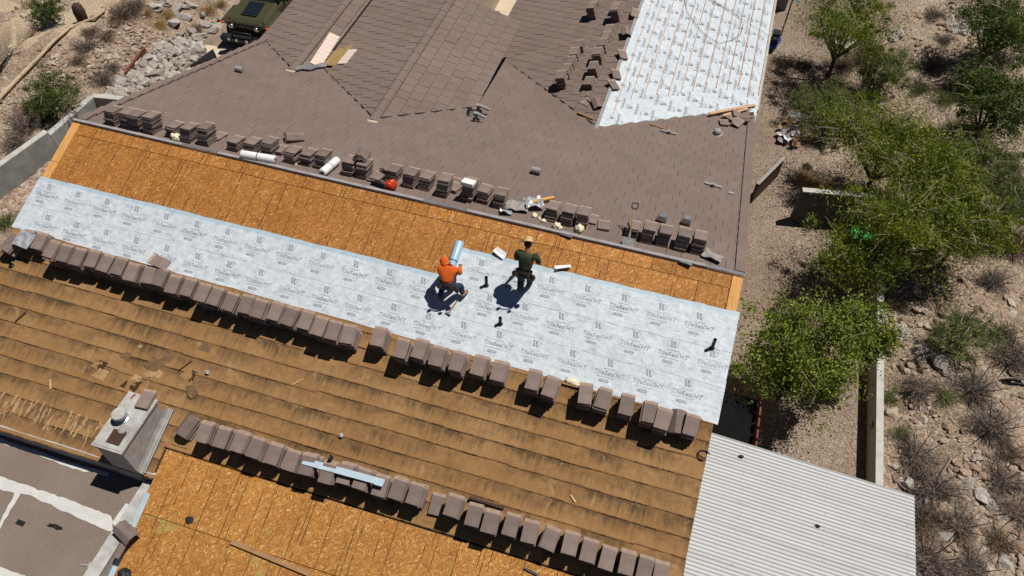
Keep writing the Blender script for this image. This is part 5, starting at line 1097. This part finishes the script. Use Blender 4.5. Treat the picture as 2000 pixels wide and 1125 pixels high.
for i, (u, v) in enumerate(((1448, 891), (1597, 1027))):
    q = atz(u, v, PZ(2.3+1.5*i)+0.02); bb = MB(); bb.blob(q, (0.05, 0.03, 0.02), 2, 0.4, 3, i); thing(bb, 'black_scrap', 'black_plastic', ('black scrap near the top left of the patio cover', 'black scrap in the middle of the patio cover')[i], 'scrap')
# ------------------------------------------------------------ stones
ROCKS = []
for k in range(9):
    bb = MB(); bb.blob((0, 0, 0), (1, random.uniform(0.7, 0.95), random.uniform(0.55, 0.8)), 2 if k < 6 else 1, 0.75, 1.15, k*2.3+1)
    o = bb.build('boulder', 'stone_grey'); ROCKS.append(o.data); bpy.data.objects.remove(o)
rw = empty('rock_wall', gpix(325, 130), label='bank of piled grey boulders between the slope and the driveway', cat='rock wall'); ro = Vector(rw.location)
def inpoly(u, v, P):
    c_ = False
    for i in range(len(P)):
        (x1, y1), (x2, y2) = P[i], P[i-1]
        if (y1 > v) != (y2 > v) and u < (x2-x1)*(v-y1)/(y2-y1)+x1: c_ = not c_
    return c_
RP = [(205, 190), (232, 160), (262, 138), (290, 105), (318, 88), (350, 64), (385, 58), (412, 80), (402, 100), (375, 128), (345, 152), (300, 172), (255, 190), (225, 205)]
v = 55.0
while v < 208:
    u = 200.0 + random.uniform(0, 8)
    while u < 420:
        uu, vv = u+random.uniform(-3, 3), v+random.uniform(-3, 3)
        if inpoly(uu, vv, RP):
            q = gpix(uu, vv); r = random.uniform(0.13, 0.27)*(1.0 if random.random() < 0.85 else 1.35); o = link(bpy.data.objects.new('boulder', random.choice(ROCKS)), rw)
            o.location = q - ro + Vector((0, 0, r*0.25)); o.scale = (r, r*random.uniform(0.8, 1.1), r); o.rotation_euler = tuple(random.uniform(-0.6, 0.6) for _ in range(2)) + (random.uniform(0, 6.28),)
        u += 13.5
    v += 8.6
single = [(415, 62, 0.34), (428, 52, 0.25), (437, 38, 0.22), (405, 50, 0.22), (340, 47, 0.35), (300, 15, 0.3), (345, 20, 0.28), (370, 12, 0.3), (360, 35, 0.3), (325, 8, 0.25), (395, 30, 0.22), (1757, 652, 0.36), (1920, 820, 0.2), (1750, 70, 0.4), (1640, 85, 0.7), (1875, 60, 0.45), (1895, 55, 0.35), (1910, 68, 0.3), (1855, 40, 0.3), (1810, 690, 0.30), (1835, 705, 0.34), (1850, 725, 0.28), (1800, 700, 0.25), (1770, 945, 0.28), (1838, 1050, 0.2), (1985, 120, 0.3), (1955, 1090, 0.22), (1965, 1105, 0.2), (1960, 1010, 0.2), (1975, 960, 0.18), (1915, 965, 0.2), (1890, 945, 0.22), (1930, 985, 0.18)]
for i, (u, v_, r) in enumerate(single):
    q = gpix(u, v_); o = bpy.data.objects.new('boulder', random.choice(ROCKS)); COL.objects.link(o); o.location = q + Vector((0, 0, r*0.1)); o.scale = (r, r*0.85, r*0.7); o.rotation_euler = (random.uniform(-.4, .4), random.uniform(-.4, .4), random.uniform(0, 6))
    side = 'left hillside above the driveway' if u < 1000 else 'desert slope right of the boundary wall'
    same = sorted([s_ for s_ in single if (s_[0] < 1000) == (u < 1000)], key=lambda s_: s_[1]); rk_ = same.index((u, v_, r))
    tag(o, f'{ORD[rk_]} loose boulder from the top on the {side}', 'boulder', 'boulders on the left hillside' if u < 1000 else 'boulders on the right slope')
def pebbles(name, polys, count, rmin, rmax, mat):
    bm = bmesh.new(); bmesh.ops.create_icosphere(bm, subdivisions=1, radius=1.0); bv = np.array([v.co[:] for v in bm.verts]); bf = [tuple(v.index for v in f.verts) for f in bm.faces]; bm.free()
    bv0 = np.array([[0, 0, 1], [1, 0, 0], [0, 1, 0], [-1, 0, 0], [0, -1, 0], [0, 0, -0.4], [0.6, 0.6, 0.55], [-0.6, 0.5, 0.5]]); 
    vs = []; fs = []
    for k in range(count):
        P, wgt = random.choice(polys)
        while True:
            u = random.uniform(min(p[0] for p in P), max(p[0] for p in P)); v_ = random.uniform(min(p[1] for p in P), max(p[1] for p in P))
            if inpoly(u, v_, P): break
        q = gpix(u, v_); r = rmin + (rmax-rmin)*random.random()**3.2
        a = random.uniform(0, 6.28); R_ = np.array([[math.cos(a), -math.sin(a), 0], [math.sin(a), math.cos(a), 0], [0, 0, 1]])
        sc = np.array([r*random.uniform(0.8, 1.5), r*random.uniform(0.6, 1), r*random.uniform(0.35, 0.7)])
        w_ = (bv*(1+0.28*rng.standard_normal((len(bv), 1)).clip(-1.5, 1.5))*sc)@R_.T + np.array([q.x, q.y, q.z+r*0.15]); n0 = len(vs); vs += [tuple(x) for x in w_]; fs += [tuple(i+n0 for i in f) for f in bf]
    return tag(mesh_obj(name, vs, fs, mat), kind='stuff')
PL1 = [(-120, 0), (440, 0), (420, 60), (340, 65), (220, 180), (150, 200), (0, 320), (-120, 400)]; PL2 = [(70, 120), (250, 40), (330, 70), (240, 150), (130, 170)]; PL3 = [(0, 400), (100, 315), (60, 400), (0, 430)]
PR1 = [(1735, 560), (2000, 540), (2330, 560), (2330, 1180), (1795, 1180), (1790, 960), (1735, 950)]; PR2 = [(1770, 30), (1860, 0), (1980, 150), (1960, 280), (1800, 150)]; PR3 = [(1860, 900), (2000, 850), (2000, 1125), (1900, 1125)]
o = pebbles('scattered_stones', [(PL1, 1), (PL2, 1), (PL2, 1), (PL3, 1), (PR1, 1), (PR1, 1), (PR1, 1), (PR2, 1), (PR3, 1), (PR1, 1)], 6800, 0.018, 0.13, 'stone_red'); o['label'] = 'loose reddish stones scattered over the desert slopes'; o['category'] = 'stones'
PY = [(1470, 250), (1560, 150), (1620, 300), (1560, 420), (1540, 560), (1460, 560)]; PY2 = [(1560, 820), (1680, 800), (1680, 930), (1560, 890)]
o = pebbles('yard_pebbles', [(PY, 1), (PY2, 1)], 2600, 0.012, 0.035, 'stone_red'); o['label'] = 'small brown gravel pebbles lying in the side yard'; o['category'] = 'gravel'

# ------------------------------------------------------------ plants
def leaf_cloud(name, cen, length, width, mat, parent, updir=0.0, dirs=None):
    n = len(cen); cen = np.asarray(cen, float)
    d = rng.standard_normal((n, 3)) if dirs is None else dirs + 0.6*rng.standard_normal((n, 3))
    d[:, 2] += updir; d /= np.linalg.norm(d, axis=1)[:, None]
    a = np.cross(d, rng.standard_normal((n, 3))); a /= np.linalg.norm(a, axis=1)[:, None]
    L = (length*(0.6+0.8*rng.random(n)))[:, None]; W = (width*(0.6+0.8*rng.random(n)))[:, None]
    vs = np.stack([cen - d*L/2, cen + a*W/2, cen + d*L/2, cen - a*W/2], 1).reshape(-1, 3)
    me = bpy.data.meshes.new(name); me.vertices.add(4*n); me.vertices.foreach_set('co', vs.ravel()); me.loops.add(4*n); me.loops.foreach_set('vertex_index', np.arange(4*n, dtype=np.int32))
    me.polygons.add(n); me.polygons.foreach_set('loop_start', np.arange(0, 4*n, 4, dtype=np.int32)); me.polygons.foreach_set('loop_total', np.full(n, 4, dtype=np.int32)); setm(me, mat); me.update(calc_edges=True); me.validate()
    return link(bpy.data.objects.new(name, me), parent)
def tree(u, v, hc, rx, rz_, n, mat, label, leaf=(0.13, 0.03), seed=1, nb=9, group=None, dens=0.5, ry=None, name='desert_tree', spread=0.33, lean=(0, 0)):
    """crown centred on the sight line of (u, v) at height hc above ground; trunk below it"""
    ry = ry or rx; c_ = gpix(u, v, hc); g0 = ghs(c_.x, c_.y); bx, by = c_.x+lean[0], c_.y+lean[1]; e = empty(name, (bx, by, ghs(bx, by)), label=label, cat='tree', group=group); o3 = Vector(e.location); C = c_ - o3
    r_ = random.Random(seed); tips = []; bb = MB(); fork = Vector((C.x*0.25, C.y*0.25, max(0.25, (C.z-rz_)*0.55)))
    bb.tube([(0, 0, -0.1), fork*0.55+Vector((0.03, 0.02, 0)), fork], [0.10*rx/2, 0.08*rx/2, 0.065*rx/2], 8)
    for k in range(nb):
        a = 2*math.pi*(k+r_.uniform(-0.3, 0.3))/nb; rr = r_.uniform(0.45, 0.85)
        end = C + Vector((math.cos(a)*rx*rr, math.sin(a)*ry*rr, rz_*r_.uniform(-0.1, 0.65))); mid = fork.lerp(end, 0.5) + Vector((r_.uniform(-.2, .2), r_.uniform(-.2, .2), r_.uniform(0, .3)))*rx*0.4
        bb.tube([fork, mid, end], [0.05*rx/2, 0.032*rx/2, 0.010], 6); tips += [end, mid.lerp(end, 0.5)]
        for q in range(4):
            t0 = mid.lerp(end, r_.uniform(0.0, 0.9)); t1 = t0 + Vector((r_.uniform(-1, 1)*rx, r_.uniform(-1, 1)*ry, r_.uniform(-0.2, 0.7)*rz_))*0.42; bb.tube([t0, t0.lerp(t1, 0.5)+Vector((0, 0, 0.05)), t1], [0.018, 0.012, 0.005], 5); tips += [t1, t0.lerp(t1, 0.6)]
    bb.build('trunk', 'bark', e)
    tw = MB()
    for k in range(int(18*rx)):
        d = Vector((r_.gauss(0, 1), r_.gauss(0, 1), abs(r_.gauss(0, 0.8)))).normalized(); s0 = C + Vector((d.x*rx, d.y*ry, d.z*rz_))*r_.uniform(0.3, 0.8); pts = [s0]; dr = Vector((d.x+r_.uniform(-.7, .7), d.y+r_.uniform(-.7, .7), r_.uniform(-0.1, 0.5))).normalized()
        for q in range(4): dr = (dr + Vector((r_.uniform(-.35, .35), r_.uniform(-.35, .35), r_.uniform(-.25, .2)))).normalized(); pts.append(pts[-1] + dr*rx*0.11)
        tw.tube(pts, [0.010, 0.008, 0.006, 0.005, 0.003], 4)
    tag(tw.build('twigs', 'bleached_twig', e), kind='stuff')
    # clumps around the twig ends and through the crown, ragged outline
    cl = [np.array(t) for t in tips]
    lr = np.random.default_rng(seed)
    for k in range(int(34*dens*2)):
        d = lr.standard_normal(3); d /= np.linalg.norm(d); rad = lr.random()**0.45*lr.uniform(0.7, 1.18); cl.append(np.array(C) + d*np.array([rx, ry, rz_])*rad)
    cl = np.array(cl); wts = lr.random(len(cl))+0.25; wts /= wts.sum(); idx = lr.choice(len(cl), n, p=wts)
    sz = (0.18+0.95*lr.random(len(cl))**1.6)*rx*spread*0.62
    cen = cl[idx] + lr.standard_normal((n, 3))*sz[idx][:, None]*np.array([1, 1, 0.6])
    cen = cen[cen[:, 2] > 0.08]
    leaf_cloud('crown', cen, leaf[0], leaf[1], mat, e); return e
LF = (0.125, 0.023)
tree(1660, 38, 2.4, 1.85, 0.9, 15500, 'leaf_mesquite', 'green feathery tree at the top edge right of the far membrane', LF, seed=3, dens=0.5)
tree(1740, 275, 2.2, 2.1, 1.0, 25000, 'leaf_mesquite', 'large spreading green tree in the middle of the right yard', LF, seed=5, dens=0.55)
tree(1835, 345, 2.0, 1.35, 0.8, 10000, 'leaf_mesquite', 'green tree crown bulging right of the large middle tree', LF, seed=6, dens=0.4)
tree(1780, 430, 2.0, 2.0, 0.9, 21500, 'leaf_mesquite', 'broad green tree overhanging the wall panel and the boundary wall', LF, seed=8, dens=0.5, ry=1.5)
tree(1895, 430, 1.8, 1.25, 0.8, 8500, 'leaf_mesquite', 'small green tree at the right of the broad overhanging tree', LF, seed=10, dens=0.4)
tree(1670, 495, 1.6, 1.35, 0.6, 8500, 'leaf_mesquite', 'lower hanging green tree crown beside the green tub', LF, seed=9, dens=0.4)
tree(1568, 688, 2.1, 1.42, 1.15, 27000, 'leaf_bright', 'bright leafy green tree next to the white membrane roof edge', (0.088, 0.036), seed=13, dens=1.5, spread=0.30)
tree(1685, 645, 2.0, 0.85, 0.8, 9000, 'leaf_bright', 'bright green tree crown leaning over the cream boundary wall', (0.088, 0.036), seed=14, dens=0.8)
tree(1950, 200, 1.6, 1.5, 1.1, 14000, 'leaf_dark', 'dark green tree at the right edge below the rock outcrop', seed=17, dens=0.6)
tree(1960, 40, 1.8, 1.9, 1.2, 16000, 'leaf_dark', 'dark green tree filling the top right corner', seed=19, dens=0.6)
tree(1620, 215, 0.8, 1.15, 0.7, 9000, 'leaf_pale', 'pale wispy shrub tree left of the large tree', (0.20, 0.016), seed=21, dens=0.5)
tree(1725, 135, 1.0, 1.0, 0.8, 8500, 'leaf_pale', 'pale green wispy tree below the top edge tree', (0.20, 0.016), seed=22, dens=0.5)
tree(1915, 320, 1.2, 1.2, 0.8, 9500, 'leaf_pale', 'pale green wispy tree right of the large tree', (0.22, 0.016), seed=23, dens=0.5)
tree(1990, 385, 1.2, 1.1, 0.8, 8500, 'leaf_pale', 'pale green wispy tree cut by the right picture edge', (0.22, 0.016), seed=24, dens=0.5)
tree(98, 182, 0.7, 0.95, 0.7, 5200, 'leaf_dark', 'green bushy tree just outside the grey retaining wall', (0.15, 0.018), seed=31, dens=0.6)
tree(92, 22, 0.5, 0.65, 0.6, 2600, 'leaf_dark', 'small green bush on the sand at the top left', (0.15, 0.02), seed=32, dens=0.5)
tree(1880, 655, 0.6, 0.95, 0.6, 4200, 'leaf_pale', 'pale green bush on the slope right of the boundary wall', (0.18, 0.016), seed=33, dens=0.5)
# shrubs: build a few, then copy
def shrub_mesh(kind, seed, n):
    lr = np.random.default_rng(seed); d = lr.standard_normal((n, 3)); d[:, 2] = np.abs(d[:, 2])*0.9 + 0.12; d /= np.linalg.norm(d, axis=1)[:, None]
    lob = 0.72 + 0.33*np.sin(np.arctan2(d[:, 1], d[:, 0])*3+seed) ; rad = lr.random(n)**0.6*lob*(0.75+0.25*lr.random(n))
    cen = d*rad[:, None]*np.array([1, 1, 0.85]); cen += 0.09*lr.standard_normal((n, 3))
    mats = {'grey': 'twig_grey', 'brown': 'twig_brown', 'green': 'leaf_pale', 'straw': 'straw', 'dark': 'leaf_dark'}[kind]
    o = leaf_cloud('twigs', cen, 0.20 if kind != 'dark' else 0.16, 0.0115 if kind != 'straw' else 0.011, mats, None, 0.0, d); me = o.data; bpy.data.objects.remove(o); return me
SH = {(k, i): shrub_mesh(k, 40+i*7+len(k), 3600 if k in ('grey', 'brown') else 2400) for k in ('grey', 'brown', 'green', 'straw', 'dark') for i in range(3)}
bb = MB(); 
for k in range(9): a = k*0.7; bb.tube([(0, 0, -0.05), (math.cos(a)*0.3, math.sin(a)*0.3, 0.35), (math.cos(a)*0.62, math.sin(a)*0.62, 0.62+0.15*(k % 3))], [0.035, 0.02, 0.006], 5)
o = bb.build('stem', 'bark'); STEM = o.data; bpy.data.objects.remove(o)
shrubs = [(165, 88, .55, 'grey'), (195, 150, .55, 'grey'), (205, 70, .45, 'brown'), (235, 22, .65, 'brown'), (262, 5, .5, 'grey'), (310, 45, .45, 'straw'), (325, 25, .4, 'straw'), (405, 15, .5, 'straw'), (380, 55, .35, 'brown'), (175, 60, .4, 'brown'), (45, 235, .75, 'grey'), (85, 225, .5, 'dark'), (25, 275, .6, 'grey'), (60, 205, .55, 'brown'), (150, 115, .4, 'brown'), (215, 130, .4, 'grey'), (5, 430, .5, 'green'), (430, 5, .4, 'straw'), (285, 20, .35, 'straw'),
    (1830, 25, .5, 'grey'), (1845, 75, .42, 'grey'), (1828, 120, .6, 'grey'), (1880, 165, .75, 'brown'), (1925, 150, .7, 'grey'), (1960, 110, .7, 'grey'), (1870, 250, .5, 'grey'), (1905, 265, .6, 'brown'), (1850, 190, .5, 'green'), (1690, 110, .7, 'brown'), (1650, 120, .7, 'brown'), (1800, 170, .5, 'green'),
    (1800, 755, .55, 'grey'), (1850, 770, .45, 'green'), (1910, 755, .75, 'grey'), (1945, 830, .7, 'grey'), (1742, 775, .35, 'green'), (1765, 845, .35, 'green'), (1795, 885, .65, 'grey'), (1830, 945, .75, 'grey'), (1808, 1010, .6, 'brown'), (1880, 1025, .6, 'grey'), (1820, 1090, .75, 'grey'), (1905, 1112, .6, 'grey'), (1960, 935, .65, 'grey'), (1985, 690, .7, 'grey'), (1965, 650, .5, 'brown'), (1990, 1000, .6, 'grey'), (1945, 545, .6, 'grey'), (1990, 470, .7, 'brown'), (1975, 880, .4, 'brown'), (1760, 590, .4, 'brown'),
    (1590, 355, .55, 'straw'), (1615, 365, .5, 'straw'), (1570, 340, .4, 'straw'), (1560, 200, .4, 'green'), (1600, 175, .5, 'green'), (1640, 160, .5, 'green'), (1960, 1060, .45, 'brown'), (1840, 640, .35, 'green'), (1530, 120, .45, 'brown'), (1570, 125, .45, 'brown'), (2070, 700, .6, 'grey'), (2060, 900, .6, 'brown'), (2120, 820, .7, 'grey'), (2180, 960, .6, 'grey'), (2090, 1050, .6, 'grey'), (2200, 720, .6, 'brown')]
KN = {'grey': 'dry grey twiggy shrub', 'brown': 'dry brown twiggy shrub', 'green': 'low green wispy shrub', 'straw': 'clump of straw coloured dry grass', 'dark': 'low dark green shrub'}
def zone(u, v_): return 'on the left hillside' if u < 1000 else 'on the lower right slope' if v_ > 560 else 'among the upper right trees'
for i, (u, v_, r, k) in enumerate(shrubs):
    q = gpix(u, v_, r*0.35); q.z = ghs(q.x, q.y); right = u > 1000
    place = zone(u, v_); same = sorted([s_ for s_ in shrubs if s_[3] == k and zone(s_[0], s_[1]) == place], key=lambda s_: (s_[1], s_[0])); rk_ = same.index((u, v_, r, k))
    e = empty('desert_shrub' if k != 'straw' else 'grass_clump', q, (0, 0, random.uniform(0, 6.28)), f'{KN[k]} {place}, {ORD[rk_]} from the top', 'shrub' if k != 'straw' else 'grass', f'{k} shrubs {place}'); e.scale = (r*1.22, r*1.22, r*0.95)
    link(bpy.data.objects.new('twigs', SH[(k, i % 3)]), e)
    if k != 'straw': link(bpy.data.objects.new('stem', STEM), e)
# barrel cactus, bent pale branch and rusty beam on the left slope
p = gpix(165, 45); bb = MB(); bb.lathe([(0.12, -0.05), (0.19, 0.15), (0.21, 0.45), (0.17, 0.68), (0.06, 0.78)], 18, p); thing(bb, 'barrel_cactus', 'dark_timber', 'dark upright barrel cactus on the sand at the top left', 'cactus', None, True)
bb = MB(); bb.tube([gpix(u, v_, 0.12) for u, v_ in ((-30, 225), (0, 190), (40, 148), (75, 113), (105, 80), (135, 55), (160, 44), (185, 35), (202, 22), (206, 8))], [0.07, 0.07, 0.065, 0.06, 0.055, 0.05, 0.05, 0.045, 0.04, 0.035], 8); thing(bb, 'long_branch', 'pale_branch', 'long bent pale branch lying across the left hillside', 'branch', None, True)
A, B = gpix(246, 147, 0.12), gpix(284, 97, 0.12); d_ = B-A; bb = MB(); bb.box((d_.length/2, 0, 0), (d_.length, 0.10, 0.03)).box((d_.length/2, 0, 0.05), (d_.length, 0.025, 0.1)).box((d_.length/2, 0, 0.1), (d_.length, 0.10, 0.02)); o = thing(bb, 'rusty_beam', 'rusty_steel', 'rusty steel beam lying above the boulder bank', 'beam'); o.location = A; o.rotation_euler = d_.to_track_quat('X', 'Z').to_euler()
# black slab on the concrete apron, painting in a cast shadow
q0 = [gpix(u, v_, 0.02) for u, v_ in ((372, 133), (417, 100), (424, 113))]; bb = MB(); bb.prism([q0[0], q0[1], q0[2]], (0, 0, 0.10)); thing(bb, 'painted_shadow', 'black_plastic', 'dark triangular slab painted in as a shadow on the pale concrete behind the roof', 'painted shadow')
# side yard: rubbish heap, green crate, satellite dish, power washer
for i in range(9):
    u, v_ = 1550+random.gauss(0, 14), 262+random.gauss(0, 14); q = gpix(u, v_, 0.1); m_ = ['cardboard', 'crumpled_foil', 'cardboard', 'white_plastic', 'cement_board'][i % 5]
    crumple(q, random.uniform(0.35, 0.6), random.uniform(0.25, 0.4), m_, 'rubbish_piece', ORD[i] + ' scrap of torn ' + {'cardboard': 'cardboard', 'crumpled_foil': 'silver foil', 'white_plastic': 'white plastic', 'cement_board': 'grey sheet'}[m_] + ' in the rubbish heap on the gravel yard', 'rubbish', random.uniform(-0.4, 0.4), 0.12, i+40, random.uniform(0, 3), 5)['group'] = 'rubbish heap ' + m_
q = gpix(1676, 478, 0.0); e = empty('green_crate', q, (0, 0, 0.1), 'bright green plastic tub half hidden under the tree', 'tub'); bb = MB(); bb.lathe([(0.30, 0), (0.36, 0.5), (0.38, 0.52), (0.34, 0.5), (0.28, 0.06)], 22, (0, 0, 0)); bb.build('tub_body', 'bright_green', e, True); bb = MB(); bb.box((0, -0.1, 0.53), (0.6, 0.35, 0.02), (0.1, 0, 0)); bb.build('tub_lid', 'bright_green', e)
q = gpix(1525, 70, 0.0); e = empty('satellite_dish', q, label='grey satellite dish on a pole beside the far roof eave', cat='satellite dish'); bb = MB(); bb.tube([(0, 0, 0), (0, 0, 1.7)], 0.03, 8); bb.build('pole', 'lead_grey', e)
bb = MB(); bb.lathe([(0.02, 0.0), (0.2, 0.03), (0.32, 0.09), (0.33, 0.09), (0.2, 0.015), (0.02, -0.02)], 24, (0.02, 0, 1.7), axis=(0.8, -0.3, 0.5)); bb.build('dish', 'galvanised', e, True); bb = MB(); bb.tube([(0.03, 0, 1.55), (0.42, -0.12, 1.75)], 0.014, 6); bb.build('feed_arm', 'lead_grey', e)
q = gpix(1508, 95, 0.0); e = empty('air_compressor', q, label='blue and black compressor standing by the far eave', cat='compressor'); bb = MB(); bb.lathe([(0.05, -0.32), (0.16, -0.28), (0.17, 0.28), (0.05, 0.32)], 18, (0, 0, 0.25), axis=(0.3, 1, 0)); bb.build('tank', 'blue_tank' if 'blue_tank' in MATS else 'black_plastic', e, True); bb = MB(); bb.box((0, 0.1, 0.52), (0.26, 0.34, 0.24)).box((0, -0.18, 0.48), (0.2, 0.2, 0.16)); bb.build('motor', 'black_plastic', e)
q = gpix(1522, 12, 0.0); bb = MB(); bb.box(q+Vector((0, 0, 0.5)), (0.5, 0.6, 1.0)).box(q+Vector((0, 0, 1.02)), (0.55, 0.65, 0.05)); thing(bb, 'utility_box', 'lead_grey', 'grey utility box at the top edge beside the far membrane', 'utility box')
q = gpix(1692, 830, 0.35); bb = MB(); bb.box(q+Vector((0.16, 0, 0.0)), (0.10, 0.14, 0.18)).box(q+Vector((0.16, 0, 0.1)), (0.13, 0.17, 0.03)); thing(bb, 'wall_lamp', 'cement_board', 'small grey lamp fixed to the cream boundary wall', 'lamp')
bb = MB(); bb.tube([gpix(1953, 743, 0.05), gpix(1980, 741, 0.05), gpix(2010, 743, 0.05)], 0.035, 10).tube([gpix(1956, 748, 0.04), gpix(1985, 749, 0.04), gpix(2010, 752, 0.04)], 0.028, 8); thing(bb, 'black_pipe', 'black_plastic', 'black pipe lying at the right picture edge', 'pipe', None, True)
q = gpix(1640, 85, 0.0)
